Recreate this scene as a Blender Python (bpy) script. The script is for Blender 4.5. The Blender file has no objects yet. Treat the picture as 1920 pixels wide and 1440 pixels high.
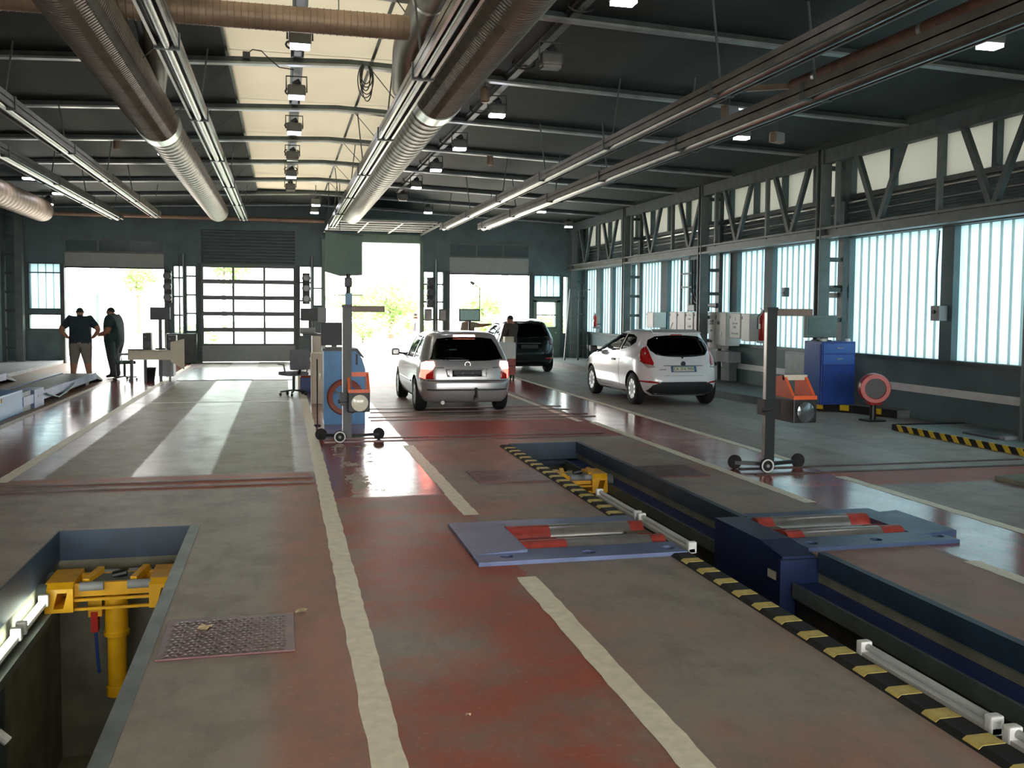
import bpy, bmesh, math, random
import numpy as np
from mathutils import Vector, Matrix
random.seed(7)
SC = bpy.context.scene
COL = SC.collection
# ------------------------------------------------------------------ camera
EYE = 1.85; FOC = 1780.0
psi = math.radians(13.585); th = math.radians(3.2); rho = 0.008
fw = Vector((math.sin(psi)*math.cos(th), math.cos(psi)*math.cos(th), -math.sin(th)))
r0 = Vector((math.cos(psi), -math.sin(psi), 0)); u0 = r0.cross(fw)
rr = r0*math.cos(rho) + u0*math.sin(rho); uu = u0*math.cos(rho) - r0*math.sin(rho)
cam = bpy.data.objects.new('camera', bpy.data.cameras.new('camera')); COL.objects.link(cam)
M = Matrix.Identity(4)
for i, v in enumerate((rr, uu, -fw)):
    for k in range(3): M[k][i] = v[k]
M.translation = (0, 0, EYE); cam.matrix_world = M
cam.data.sensor_width = 36; cam.data.lens = FOC/1920*36; cam.data.shift_y = -40/1920
cam.data.clip_start = .05; cam.data.clip_end = 400
SC.camera = cam
# ------------------------------------------------------------------ light
wd = bpy.data.worlds.new('sky'); SC.world = wd; wd.use_nodes = True
bg = wd.node_tree.nodes['Background']
bg.inputs[0].default_value = (1.0, .98, .95, 1); bg.inputs[1].default_value = 5.2
sun = bpy.data.objects.new('sun_offscreen', bpy.data.lights.new('sun_offscreen', 'SUN')); COL.objects.link(sun)
sun.data.energy = 9.0; sun.data.angle = .01; sun.data.color = (1, .95, .86)
sun.rotation_euler = Vector((.25, -.62, -1.35)).to_track_quat('-Z', 'Y').to_euler()
vs = SC.view_settings
vs.view_transform = 'Standard'; vs.look = 'None'; vs.gamma = 1; vs.exposure = 1.45; vs.use_curve_mapping = False
SC.cycles.max_bounces = 10; SC.cycles.diffuse_bounces = 5; SC.cycles.glossy_bounces = 3
SC.cycles.transmission_bounces = 6; SC.cycles.transparent_max_bounces = 10
SC.cycles.sample_clamp_indirect = 6
SC.cycles.use_denoising = True

# ------------------------------------------------------------------ materials
def s2l(c):
    if isinstance(c, str):
        c = [int(c[i:i+2], 16)/255 for i in (0, 2, 4)]
    return tuple((x/12.92 if x <= .04045 else ((x+.055)/1.055)**2.4) for x in c)
MATS = {}
def mat(name, col, rough=.5, metal=0., var=.12, scale=6., bump=0., emit=None, estr=0., spec=.5, coat=0.):
    if name in MATS: return MATS[name]
    m = bpy.data.materials.new(name); m.use_nodes = True; MATS[name] = m
    nt = m.node_tree; b = nt.nodes['Principled BSDF']; c = s2l(col)
    b.inputs['Roughness'].default_value = rough; b.inputs['Metallic'].default_value = metal
    b.inputs['Specular IOR Level'].default_value = spec
    if coat: b.inputs['Coat Weight'].default_value = coat; b.inputs['Coat Roughness'].default_value = .05
    b.inputs['Base Color'].default_value = (*c, 1)
    if var > 0:
        tc = nt.nodes.new('ShaderNodeTexCoord'); nz = nt.nodes.new('ShaderNodeTexNoise')
        nz.inputs['Scale'].default_value = scale; nz.inputs['Detail'].default_value = 6
        nt.links.new(tc.outputs['Object'], nz.inputs['Vector'])
        rp = nt.nodes.new('ShaderNodeValToRGB'); e = rp.color_ramp.elements
        e[0].position = .3; e[1].position = .7
        e[0].color = (*[x*(1-var) for x in c], 1); e[1].color = (*[min(1, x*(1+var)) for x in c], 1)
        nt.links.new(nz.outputs['Fac'], rp.inputs['Fac']); nt.links.new(rp.outputs['Color'], b.inputs['Base Color'])
        if bump:
            bp = nt.nodes.new('ShaderNodeBump'); bp.inputs['Strength'].default_value = bump; bp.inputs['Distance'].default_value = .02
            nt.links.new(nz.outputs['Fac'], bp.inputs['Height']); nt.links.new(bp.outputs['Normal'], b.inputs['Normal'])
    if emit is not None:
        b.inputs['Emission Color'].default_value = (*s2l(emit), 1); b.inputs['Emission Strength'].default_value = estr
    return m
def mat_trans(name, col, tcol, fac, var=.1, scale=3.):
    """a thin sheet that lets daylight through"""
    m = bpy.data.materials.new(name); m.use_nodes = True; MATS[name] = m
    nt = m.node_tree; nt.nodes.remove(nt.nodes['Principled BSDF']); out = nt.nodes['Material Output']
    d = nt.nodes.new('ShaderNodeBsdfDiffuse'); t = nt.nodes.new('ShaderNodeBsdfTranslucent'); mx = nt.nodes.new('ShaderNodeMixShader')
    d.inputs[0].default_value = (*s2l(col), 1); mx.inputs[0].default_value = fac
    tc = nt.nodes.new('ShaderNodeTexCoord'); nz = nt.nodes.new('ShaderNodeTexNoise'); nz.inputs['Scale'].default_value = scale; nz.inputs['Detail'].default_value = 5
    mp = nt.nodes.new('ShaderNodeMapping'); mp.inputs['Scale'].default_value = (1, 1, .35)
    rp = nt.nodes.new('ShaderNodeValToRGB'); c = s2l(tcol); e = rp.color_ramp.elements; e[0].position = .3; e[1].position = .7
    e[0].color = (*[x*(1-var) for x in c], 1); e[1].color = (*c, 1)
    L = nt.links.new
    L(tc.outputs['Object'], mp.inputs[0]); L(mp.outputs[0], nz.inputs['Vector']); L(nz.outputs['Fac'], rp.inputs[0]); L(rp.outputs[0], t.inputs[0])
    L(d.outputs[0], mx.inputs[1]); L(t.outputs[0], mx.inputs[2]); L(mx.outputs[0], out.inputs[0])
    return m
def mat_glass(name, tint, rough=.02, gloss=.08):
    m = bpy.data.materials.new(name); m.use_nodes = True; MATS[name] = m
    nt = m.node_tree; nt.nodes.remove(nt.nodes['Principled BSDF']); out = nt.nodes['Material Output']
    t = nt.nodes.new('ShaderNodeBsdfTransparent'); g = nt.nodes.new('ShaderNodeBsdfGlossy'); mx = nt.nodes.new('ShaderNodeMixShader')
    lw = nt.nodes.new('ShaderNodeFresnel'); lw.inputs[0].default_value = 1.5
    nz = nt.nodes.new('ShaderNodeTexNoise'); nz.inputs['Scale'].default_value = 2
    mr = nt.nodes.new('ShaderNodeMapRange'); mr.inputs['To Min'].default_value = rough; mr.inputs['To Max'].default_value = rough+.04
    t.inputs[0].default_value = (*s2l(tint), 1); L = nt.links.new
    L(nz.outputs['Fac'], mr.inputs['Value']); L(mr.outputs[0], g.inputs['Roughness'])
    L(lw.outputs[0], mx.inputs[0]); L(t.outputs[0], mx.inputs[1]); L(g.outputs[0], mx.inputs[2]); L(mx.outputs[0], out.inputs[0])
    return m
STEEL = mat('dark_painted_steel', '414d4c', .5, 0, .25, 5)
STEEL2 = mat('grey_painted_steel', '59625f', .45, 0, .2, 5)
DECK = mat('roof_deck_paint', '2c3834', .75, 0, .2, 3)
GREENW = mat('dark_green_wall_paint', '566b6d', .6, 0, .18, 2)
GREENB = mat('green_sheet_metal', '61776b', .5, 0, .12, 3)
GALV = mat('galvanised_metal', 'b5b7b2', .28, .9, .15, 4)
RAILM = mat('rail_metal', '74756f', .3, .85, .2, 3)
DARKRAIL = mat('brown_dusty_rail', '6b645a', .5, .4, .25, 3)
BRASS = mat('dusty_spiral_duct', 'a48f7c', .5, .3, .2, 5)
BLACK = mat('black_plastic', '17191a', .45, 0, .1)
RUBBER = mat('black_rubber', '141414', .8, 0, .15)
CREAM = mat('cream_laminate', 'cfc6b0', .5, 0, .06)
WHITEP = mat('white_paint', 'd8d8d4', .45, 0, .06)
GREYP = mat('grey_plastic', '8b8e90', .5, 0, .08)
DGREYP = mat('dark_grey_plastic', '3a3e42', .45, 0, .1)
YELLOW = mat('yellow_machine_paint', 'e0a714', .4, 0, .15, 8)
BLUE = mat('blue_machine_paint', '3c7fb4', .4, 0, .1, 5)
DBLUE = mat('dark_blue_paint', '1f3e86', .42, 0, .22, 4)
NBLUE = mat('navy_steel_paint', '283a4c', .45, .1, .3, 4)
BEDBLUE = mat('blue_grey_bed_paint', '67749a', .4, .1, .18, 4)
REDP = mat('red_paint', 'b0281e', .35, 0, .12)
ORANGE = mat('orange_plastic', 'e4602a', .4, 0, .08)
CONC = mat('pit_concrete', '777565', .8, 0, .25, 4, .2)
LAMPG = mat('lamp_glow', 'ffffff', .4, 0, 0, emit='f2f6ff', estr=14)
TUBEG = mat('tube_glow', 'ffffff', .4, 0, 0, emit='f6ffe8', estr=7)
GLASS = mat_glass('clear_glass', 'e8f0ee')
SHEET = mat_trans('translucent_corrugated_sheet', 'd5e4e6', 'a6d2e2', .26, .18)
SHEETR = mat_trans('shaded_rib_sheet', '7c8f92', '6a8186', .4, .2)  # darker rib tint carries the ribs' shading and doubled sheet thickness
CLERE = mat_trans('clerestory_sheet', 'c9cdc4', 'a4a89c', .10, .12, 2)
SKYL = mat_trans('cream_skylight_sheet', 'd8cdb0', 'c4bca4', .058, .12, 2)

# ------------------------------------------------------------------ mesh helpers
class MB:
    def __init__(s): s.v = []; s.f = []; s.m = []
    def add(s, vs, fs, mi=0):
        o = len(s.v); s.v += [tuple(p) for p in vs]
        for f in fs: s.f.append(tuple(i+o for i in f)); s.m.append(mi)
        return s
    def box(s, x0, x1, y0, y1, z0, z1, mi=0, M=None):
        vs = [Vector(p) for p in ((x0,y0,z0),(x1,y0,z0),(x1,y1,z0),(x0,y1,z0),(x0,y0,z1),(x1,y0,z1),(x1,y1,z1),(x0,y1,z1))]
        if M is not None: vs = [M @ v for v in vs]
        return s.add(vs, ((0,3,2,1),(4,5,6,7),(0,1,5,4),(1,2,6,5),(2,3,7,6),(3,0,4,7)), mi)
    def cbox(s, x0, x1, y0, y1, z0, z1, c=.01, mi=0, M=None):
        """box with chamfered edges"""
        bm = bmesh.new(); bmesh.ops.create_cube(bm, size=1)
        for v in bm.verts: v.co = Vector(((x0+x1)/2+v.co.x*(x1-x0), (y0+y1)/2+v.co.y*(y1-y0), (z0+z1)/2+v.co.z*(z1-z0)))
        bmesh.ops.bevel(bm, geom=list(bm.edges), offset=c, segments=2, profile=.6, affect='EDGES', clamp_overlap=True)
        bm.verts.index_update()
        vs = [(M @ v.co if M is not None else v.co.copy()) for v in bm.verts]
        fs = [[v.index for v in f.verts] for f in bm.faces]; bm.free()
        return s.add(vs, fs, mi)
    def beam(s, p, q, a, b, mi=0, up=(0,0,1)):
        """rectangular bar from p to q, a wide, b high"""
        p = Vector(p); q = Vector(q); d = (q-p).normalized(); up = Vector(up)
        if abs(d.dot(up)) > .99: up = Vector((1,0,0))
        x = d.cross(up).normalized()*a/2; z = x.cross(d).normalized()*b/2
        vs = [p-x-z, p+x-z, p+x+z, p-x+z, q-x-z, q+x-z, q+x+z, q-x+z]
        return s.add(vs, ((0,1,2,3),(7,6,5,4),(0,4,5,1),(1,5,6,2),(2,6,7,3),(3,7,4,0)), mi)
    def cyl(s, p, q, r, n=16, mi=0, r2=None, caps=True):
        p = Vector(p); q = Vector(q); d = (q-p).normalized(); r2 = r if r2 is None else r2
        u = d.orthogonal().normalized(); w = d.cross(u)
        vs = [p+(u*math.cos(a)+w*math.sin(a))*r for a in [2*math.pi*i/n for i in range(n)]]
        vs += [q+(u*math.cos(a)+w*math.sin(a))*r2 for a in [2*math.pi*i/n for i in range(n)]]
        fs = [(i, (i+1) % n, n+(i+1) % n, n+i) for i in range(n)]
        if caps: fs += [tuple(range(n-1, -1, -1)), tuple(range(n, 2*n))]
        return s.add(vs, fs, mi)
    def tube(s, pts, r, n=8, mi=0, caps=True):
        pts = [Vector(p) for p in pts]; k = len(pts); vs = []
        u = None
        for i, p in enumerate(pts):
            d = (pts[min(i+1, k-1)]-pts[max(i-1, 0)]).normalized()
            if u is None: u = d.orthogonal().normalized()
            u = (u-d*u.dot(d)).normalized(); w = d.cross(u)
            ri = r[i] if isinstance(r, (list, tuple)) else r
            vs += [p+(u*math.cos(a)+w*math.sin(a))*ri for a in [2*math.pi*j/n for j in range(n)]]
        fs = [(i*n+j, i*n+(j+1) % n, (i+1)*n+(j+1) % n, (i+1)*n+j) for i in range(k-1) for j in range(n)]
        if caps: fs += [tuple(range(n-1, -1, -1)), tuple(range((k-1)*n, k*n))]
        return s.add(vs, fs, mi)
    def lathe(s, prof, n=24, axis=(0,0,1), c=(0,0,0), mi=0, ring=False):
        """prof: (radius, height) pairs, turned about the axis"""
        d = Vector(axis).normalized(); u = d.orthogonal().normalized(); w = d.cross(u); c = Vector(c); k = len(prof); vs = []
        for r, h in prof:
            vs += [c+d*h+(u*math.cos(a)+w*math.sin(a))*max(r, 1e-4) for a in [2*math.pi*j/n for j in range(n)]]
        fs = [(i*n+j, i*n+(j+1) % n, (i+1)*n+(j+1) % n, (i+1)*n+j) for i in range(k-1) for j in range(n)]
        if ring: fs += [((k-1)*n+j, (k-1)*n+(j+1) % n, (j+1) % n, j) for j in range(n)]
        else: fs += [tuple(range(n-1, -1, -1)), tuple(range((k-1)*n, k*n))]
        return s.add(vs, fs, mi)
    def prism(s, poly, off, mi=0):
        """extrude a 3d polygon by a vector"""
        n = len(poly); off = Vector(off); a = [Vector(p) for p in poly]
        vs = a+[p+off for p in a]
        return s.add(vs, [tuple(range(n-1, -1, -1)), tuple(range(n, 2*n))]+[(i, (i+1) % n, n+(i+1) % n, n+i) for i in range(n)], mi)
    def mesh(s, name, mats, smooth=False):
        me = bpy.data.meshes.new(name); me.from_pydata(s.v, [], s.f)
        for m in (mats if isinstance(mats, (list, tuple)) else [mats]): me.materials.append(m)
        if len(me.materials) > 1: me.polygons.foreach_set('material_index', s.m)
        bm = bmesh.new(); bm.from_mesh(me); bmesh.ops.recalc_face_normals(bm, faces=bm.faces); bm.to_mesh(me); bm.free()
        if smooth:
            me.polygons.foreach_set('use_smooth', [True]*len(me.polygons))
            try: me.set_sharp_from_angle(angle=math.radians(smooth if smooth is not True else 38))
            except Exception: pass
        me.update(); return me
    def build(s, name, mats, parent=None, smooth=False, loc=None):
        o = bpy.data.objects.new(name, s.mesh(name, mats, smooth)); COL.objects.link(o)
        if parent is not None: o.parent = parent
        if loc is not None: o.location = loc
        return o
def boolean(o, cutters):
    for mb, mats in cutters:
        c = bpy.data.objects.new('cut', mb.mesh('cut', mats)); COL.objects.link(c)
        m = o.modifiers.new('b', 'BOOLEAN'); m.operation = 'DIFFERENCE'; m.object = c; m.solver = 'EXACT'
        dg = bpy.context.evaluated_depsgraph_get(); me = bpy.data.meshes.new_from_object(o.evaluated_get(dg)); o.modifiers.clear(); o.data = me; bpy.data.objects.remove(c)
    return o
def thing(name, label, cat, loc=(0,0,0), rz=0., group=None):
    o = bpy.data.objects.new(name, None); COL.objects.link(o); o.empty_display_size = .1
    o.location = loc; o.rotation_euler = (0, 0, rz); o['label'] = label; o['category'] = cat
    if group: o['group'] = group
    return o
def tag(o, label, cat, group=None):
    o['label'] = label; o['category'] = cat
    if group: o['group'] = group
    return o
def struct(o, label=None):
    o['kind'] = 'structure'
    if label: o['label'] = label
    return o
def child(src, parent, loc=None):
    c = src.copy(); COL.objects.link(c); c.parent = parent
    if loc is not None: c.location = loc
    return c
def copy_tree(o, parent=None):
    c = o.copy(); COL.objects.link(c); c.parent = parent
    for ch in [x for x in bpy.data.objects if x.parent == o]: copy_tree(ch, c)
    return c
def holes(lo, hi, hs, axis):
    """cells of a rectangle (a,b) minus rectangular holes -> list of (a0,a1,b0,b1)"""
    A = sorted({lo[0], hi[0], *[h[0] for h in hs], *[h[1] for h in hs]}); A = [a for a in A if lo[0] <= a <= hi[0]]
    out = []
    for a0, a1 in zip(A, A[1:]):
        bl = sorted([(h[2], h[3]) for h in hs if h[0] <= a0+1e-6 and h[1] >= a1-1e-6]); b = lo[1]
        for h0, h1 in bl:
            if h0 > b+1e-6: out.append((a0, a1, b, h0))
            b = max(b, h1)
        if b < hi[1]-1e-6: out.append((a0, a1, b, hi[1]))
    return out
# ------------------------------------------------------------------ extents of the hall
XL, XR, YF, YB = -8.6, 10.7, -9.0, 33.3
def roofz(x): return 5.3-.04*abs(x-.95)
# ------------------------------------------------------------------ floor
PITL = (-1.80, -.76, .3, 8.36); PITR = (2.98, 3.95, -3.0, 12.5)
BEDL = (1.50, 2.98, 6.72, 7.78); BEDR = (3.95, 5.30, 6.62, 7.62)
def floor_material():
    m = bpy.data.materials.new('painted_concrete_floor'); m.use_nodes = True; nt = m.node_tree; L = nt.links.new
    b = nt.nodes['Principled BSDF']
    tc = nt.nodes.new('ShaderNodeTexCoord'); sx = nt.nodes.new('ShaderNodeSeparateXYZ'); L(tc.outputs['Object'], sx.inputs[0])
    def noise(scale, detail=5, rough=.6, stretch=None):
        n = nt.nodes.new('ShaderNodeTexNoise'); n.inputs['Scale'].default_value = scale; n.inputs['Detail'].default_value = detail; n.inputs['Roughness'].default_value = rough
        if stretch:
            mp = nt.nodes.new('ShaderNodeMapping'); mp.inputs['Scale'].default_value = stretch; L(tc.outputs['Object'], mp.inputs[0]); L(mp.outputs[0], n.inputs['Vector'])
        else: L(tc.outputs['Object'], n.inputs['Vector'])
        return n.outputs['Fac']
    def math_(op, a, bb, clamp=False):
        n = nt.nodes.new('ShaderNodeMath'); n.operation = op; n.use_clamp = clamp
        for i, x in enumerate((a, bb)):
            if isinstance(x, (int, float)): n.inputs[i].default_value = x
            else: L(x, n.inputs[i])
        return n.outputs[0]
    def step(v, e, w):
        n = nt.nodes.new('ShaderNodeMapRange'); n.interpolation_type = 'SMOOTHSTEP'; L(v, n.inputs['Value'])
        n.inputs['From Min'].default_value = e-w/2; n.inputs['From Max'].default_value = e+w/2; return n.outputs[0]
    edge = noise(9); big = noise(.55, 6, .65); mid = noise(2.2, 6, .7); fine = noise(28, 4)
    wob = math_('MULTIPLY', math_('SUBTRACT', edge, .5), .10)
    X = math_('ADD', sx.outputs[0], wob); Y = math_('ADD', sx.outputs[1], wob)
    def band(v, a, c, w=.05): return math_('MULTIPLY', step(v, a, w), math_('SUBTRACT', 1., step(v, c, w)))
    def mix(f, c1, c2):
        n = nt.nodes.new('ShaderNodeMix'); n.data_type = 'RGBA'
        L(f, n.inputs[0])
        for i, c in ((6, c1), (7, c2)):
            if isinstance(c, str): n.inputs[i].default_value = (*s2l(c), 1)
            else: L(c, n.inputs[i])
        return n.outputs[2]
    def mixf(f, a, c):
        n = nt.nodes.new('ShaderNodeMix'); n.data_type = 'FLOAT'; L(f, n.inputs[0])
        for i, x in ((2, a), (3, c)):
            if isinstance(x, (int, float)): n.inputs[i].default_value = x
            else: L(x, n.inputs[i])
        return n.outputs[0]
    worn = step(big, .52, .22); worn2 = step(mid, .55, .3)
    grey = mix(worn2, 'a3998e', '908880'); olive = mix(worn2, '948775', '867968'); pale = mix(worn2, 'aca39b', 'a0988f')
    redn = mix(worn2, 'ab5d4a', '9a5b49'); maroon = mix(worn2, '9c4a42', '8c4a42'); mauve = mix(worn2, 'b4a4a6', 'a2979a')
    near = math_('SUBTRACT', 1., step(Y, 10.3, .15)); far = step(Y, 10.9, .15)
    red = mix(step(Y, 9.2, .6), redn, maroon)
    redw = mix(math_('MULTIPLY', worn, math_('SUBTRACT', 1., step(Y, 9.2, .8))), red, grey)        # near red is worn down to concrete
    lane2 = mix(math_('MULTIPLY', math_('SUBTRACT', 1., worn), .45), grey, redn)
    c = grey
    c = mix(band(X, -8.6, -4.2), c, mix(worn, '94765f', '857b70'))
    c = mix(band(X, -4.2, -2.9), c, maroon)
    c = mix(math_('MULTIPLY', band(X, -2.9, -2.5), far), c, mauve)
    c = mix(math_('MULTIPLY', band(X, -2.5, .12), far), c, olive)
    c = mix(math_('MULTIPLY', band(X, -1.62, -.78), far), c, pale)
    c = mix(math_('MULTIPLY', band(X, .12, .40), far), c, mauve)
    c = mix(math_('MULTIPLY', band(X, -.05, .40, .25), near), c, mix(worn2, 'b37e6e', 'a08274'))
    c = mix(math_('MULTIPLY', band(X, -2.9, .3), band(Y, 10.05, 10.9, .1)), c, mix(worn, redn, grey))
    c = mix(band(X, .40, 1.66), c, redw)
    c = mix(math_('MULTIPLY', band(X, 1.66, 4.98), math_('SUBTRACT', 1., worn)), c, lane2)
    c = mix(math_('MULTIPLY', band(X, 1.0, 5.0), band(Y, 13.2, 15.4, .2)), c, maroon)
    c = mix(band(X, 4.98, 6.1), c, maroon)
    c = mix(math_('MULTIPLY', band(X, 7.1, 7.9), step(Y, 9.0, .3)), c, pale)
    c = mix(math_('MULTIPLY', band(X, 5.2, 9.3), band(Y, 8.9, 9.7, .2)), c, redn)
    dirt = math_('MULTIPLY', step(noise(3.5, 8, .75, (1, .4, 1)), .58, .2), .35)
    c = mix(dirt, c, '716b60')
    c = mix(math_('MULTIPLY', step(fine, .62, .1), .12), c, 'c8c0b4')
    L(c, b.inputs['Base Color'])
    gl = math_('MAXIMUM', math_('MAXIMUM', band(X, -4.2, -2.9), math_('MULTIPLY', band(X, .40, 1.66), step(Y, 9.3, .1))), band(X, 4.98, 6.1))
    gp = math_('MULTIPLY', math_('MAXIMUM', band(X, -1.62, -.78), math_('MAXIMUM', band(X, -2.9, -2.5), band(X, .12, .4))), far)
    rg = mixf(gp, mixf(gl, .5, .17), .33)
    rg = math_('ADD', rg, math_('MULTIPLY', math_('SUBTRACT', mid, .5), .25))
    peel = math_('MULTIPLY', math_('MULTIPLY', band(X, .62, 1.08), band(Y, 9.3, 13.0)), step(noise(2.6, 5, .7, (1.2, .55, 1)), .56, .03))
    c = mix(peel, c, 'a59c88'); L(c, b.inputs['Base Color'])
    rg = math_('MAXIMUM', math_('ADD', rg, math_('MULTIPLY', peel, .4)), .09); L(rg, b.inputs['Roughness'])
    L(mixf(gl, .16, .5), b.inputs['Specular IOR Level'])
    bp = nt.nodes.new('ShaderNodeBump'); bp.inputs['Strength'].default_value = .12; bp.inputs['Distance'].default_value = .01
    L(noise(5, 6, .7), bp.inputs['Height']); L(bp.outputs[0], b.inputs['Normal'])
    return m
fm = MB()
for a0, a1, b0, b1 in holes((XL, YF), (XR, YB), [PITL, PITR, BEDL, BEDR], 'z'):
    fm.add([(a0,b0,0),(a1,b0,0),(a1,b1,0),(a0,b1,0)], [(0,1,2,3)])
FLOOR = struct(fm.build('floor', floor_material()), 'worn red and grey painted concrete floor with white lane lines')
# white lane lines: painted strips with ragged edges, on the floor
LINEM = mat('white_line_paint', 'f4ebd4', .5, 0, .1, 14)
def lane_line(x, y0, y1, w, ragged=.006, cross=False):
    n = max(2, int(abs(y1-y0)/.12)); vs = []; fs = []
    for i in range(n+1):
        t = y0+(y1-y0)*i/n; a = x-w/2+random.uniform(-1, 1)*ragged; b = x+w/2+random.uniform(-1, 1)*ragged
        vs += [(a, t, .0025), (b, t, .0025)] if not cross else [(t, a, .0025), (t, b, .0025)]
        if i: k = 2*i; fs.append((k-2, k-1, k+1, k))
    return MB().add(vs, fs).build('lane_line', LINEM, FLOOR)
lane_line(.41, 1.0, 27.5, .145); lane_line(1.63, 1.0, 6.28, .145); lane_line(1.64, 8.3, 12.75, .145)
lane_line(4.99, 2.0, 6.0, .13); lane_line(4.98, 8.2, 14.9, .13); lane_line(4.8, 15.0, 23.0, .12)
lane_line(6.1, 2.0, 9.45, .13); lane_line(6.15, 10.4, 27.0, .13)
lane_line(-2.88, 10.8, 31.5, .14); lane_line(-4.18, 9.0, 29.5, .12)
lane_line(19.3, -2.5, .14, .09, cross=True)
# ground outside
gm = MB()
for x0, x1, y0, y1 in ((-90, 100, YB, 130), (-90, 100, -60, YF), (-90, XL, YF, YB), (XR, 100, YF, YB)):
    gm.add([(x0,y0,-.03),(x1,y0,-.03),(x1,y1,-.03),(x0,y1,-.03)], [(0,1,2,3)])
struct(gm.build('ground', mat('sunlit_asphalt', 'a8a69e', .8, 0, .15, .8)), 'pale sunlit yard outside the doors')
# ------------------------------------------------------------------ walls
def cells_box(mb, cells, fn):
    for c in cells: fn(mb, *c)
DOORS = [(-6.83, -3.81, 3.13), (-2.62, .41, 4.43), (1.43, 4.68, 4.13), (5.75, 8.65, 4.3)]
BH = [(d[0], d[1], 0, d[2]) for d in DOORS]
BH[0] = (-6.83, -3.81, 0, 4.3)
WINB = [(-7.9, -6.98, 1.77, 3.2), (-7.9, -6.98, 1.12, 1.56), (-3.5, -3.22, 1.0, 3.2), (-3.1, -2.82, 1.06, 3.2), (.58, .93, .9, 3.25), (1.05, 1.3, 1.95, 3.25),
        (4.84, 5.17, .9, 3.15), (5.33, 5.52, .9, 3.15), (8.85, 9.83, 2.34, 3.08), (8.96, 9.68, 1.23, 2.12), (9.95, 10.12, 1.0, 3.05)]
wb = MB()
for a0, a1, b0, b1 in holes((XL, -.2), (XR, 5.7), BH+WINB, 'y'): wb.box(a0, a1, YB, YB+.25, b0, b1)
WALLB = struct(wb.build('wall_back', GREENW), 'dark green far wall with four drive-through doors')
wf = MB()
for a0, a1, b0, b1 in holes((XL, -.2), (XR, 5.7), [(d[0], d[1], 0, 4.2) for d in DOORS], 'y'): wf.box(a0, a1, YF-.25, YF, b0, b1)
struct(wf.build('wall_front', GREENW), 'dark green wall behind the viewer with open doors')
WL = MB(); WL.box(XL-.25, XL, YF, YB, -.2, 5.42)
struct(WL.build('wall_left', GREENW), 'dark green side wall')
WINR = [(31.77,33.1),(30.31,31.36),(28.45,30.1),(25.9,28.3),(21.52,25.43),(19.81,21.15),(16.84,19.44),(13.8,16.45),(10.9,13.5),(8.1,10.7),(5.3,7.9),(2.5,5.1),(-.3,2.3),(-3.1,-.5),(-5.9,-3.3),(-8.7,-6.1)]
CLER = []
y = 33.1
while y > -7.6: CLER.append((y-1.18, y)); y -= 1.28
wr = MB()
for a0, a1, b0, b1 in holes((YF, -.2), (YB, 5.42), [(a, b, 1.07, 3.28) for a, b in WINR]+[(a, b, 4.12, 4.86) for a, b in CLER], 'x'): wr.box(XR, XR+.2, a0, a1, b0, b1)
WALLR = struct(wr.build('wall_right', GREENW), 'dark green side wall with translucent corrugated windows')
# corrugated translucent sheets, one per bay
def corrugated(parent, a0, a1, z0, z1, place, pitch=.245, depth=.03, name='corrugated_panel'):
    n = max(1, round((a1-a0)/pitch)); p = (a1-a0)/n; prof = []
    rb = p*.085
    for i in range(n):
        s = a0+i*p; prof += [(s, 0), (s+rb*.5, depth), (s+rb*1.5, depth), (s+rb*2, 0)]
    prof.append((a1, 0)); vs = []; fs = []; ms = []
    for a, d in prof: vs += [place(a, d, z0), place(a, d, z1)]
    mb = MB()
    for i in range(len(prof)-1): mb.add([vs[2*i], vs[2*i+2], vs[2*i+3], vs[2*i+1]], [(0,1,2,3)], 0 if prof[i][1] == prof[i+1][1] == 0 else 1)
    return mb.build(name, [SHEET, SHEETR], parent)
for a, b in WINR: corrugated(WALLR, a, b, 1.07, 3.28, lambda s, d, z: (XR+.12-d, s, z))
for a, b in CLER:
    MB().add([(XR+.12,a,4.12),(XR+.12,b,4.12),(XR+.12,b,4.86),(XR+.12,a,4.86)], [(0,1,2,3)]).build('clerestory_pane', CLERE, WALLR)
sr = MB()
for a, b in ((YF+.1, 15.2), (16.2, 33.2)): sr.box(XR-.012, XR+.01, a, b, .47, .60)
sr.build('white_wall_stripe', WHITEP, WALLR)
sl = MB(); sl.box(XR-.06, XR+.05, YF, YB, 1.0, 1.07); sl.build('sill_rail', STEEL, WALLR)
sl = MB(); sl.box(XR-.08, XR+.05, YF, YB, 3.28, 3.42); sl.box(XR-.05, XR+.05, YF, YB, 4.02, 4.1); sl.build('header_rail', STEEL2, WALLR)
for i, (z, r) in enumerate(((3.55, .03), (3.66, .02), (3.76, .025), (3.86, .02), (3.96, .03))):
    MB().cyl((XR-.1, YF+.1, z), (XR-.1, YB-.05, z), r, 8).build('conduit', STEEL2 if i % 2 else GALV, WALLR)
# back-wall glazing
for i, (x0, x1, z0, z1) in enumerate(WINB):
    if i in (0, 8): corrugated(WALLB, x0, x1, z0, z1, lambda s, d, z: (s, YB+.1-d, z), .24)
    else: MB().box(x0, x1, YB+.1, YB+.11, z0, z1).build('window_pane', GLASS, WALLB)
    fr = MB(); w = .035
    fr.box(x0-w, x0, YB-.02, YB+.02, z0-w, z1+w); fr.box(x1, x1+w, YB-.02, YB+.02, z0-w, z1+w); fr.box(x0, x1, YB-.02, YB+.02, z1, z1+w); fr.box(x0, x1, YB-.02, YB+.02, z0-w, z0)
    if i == 0: fr.box(x0, x1, YB+.02, YB+.05, 2.9, 2.94)
    if i == 9: fr.box(x0, x1, YB, YB+.09, 1.64, 1.68)
    if i in (2, 3, 4, 5, 6, 7):
        z = z0+.55
        while z < z1-.3: fr.box(x0, x1, YB, YB+.08, z, z+.05); z += .62
    fr.build('window_frame', STEEL, WALLB)
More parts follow.
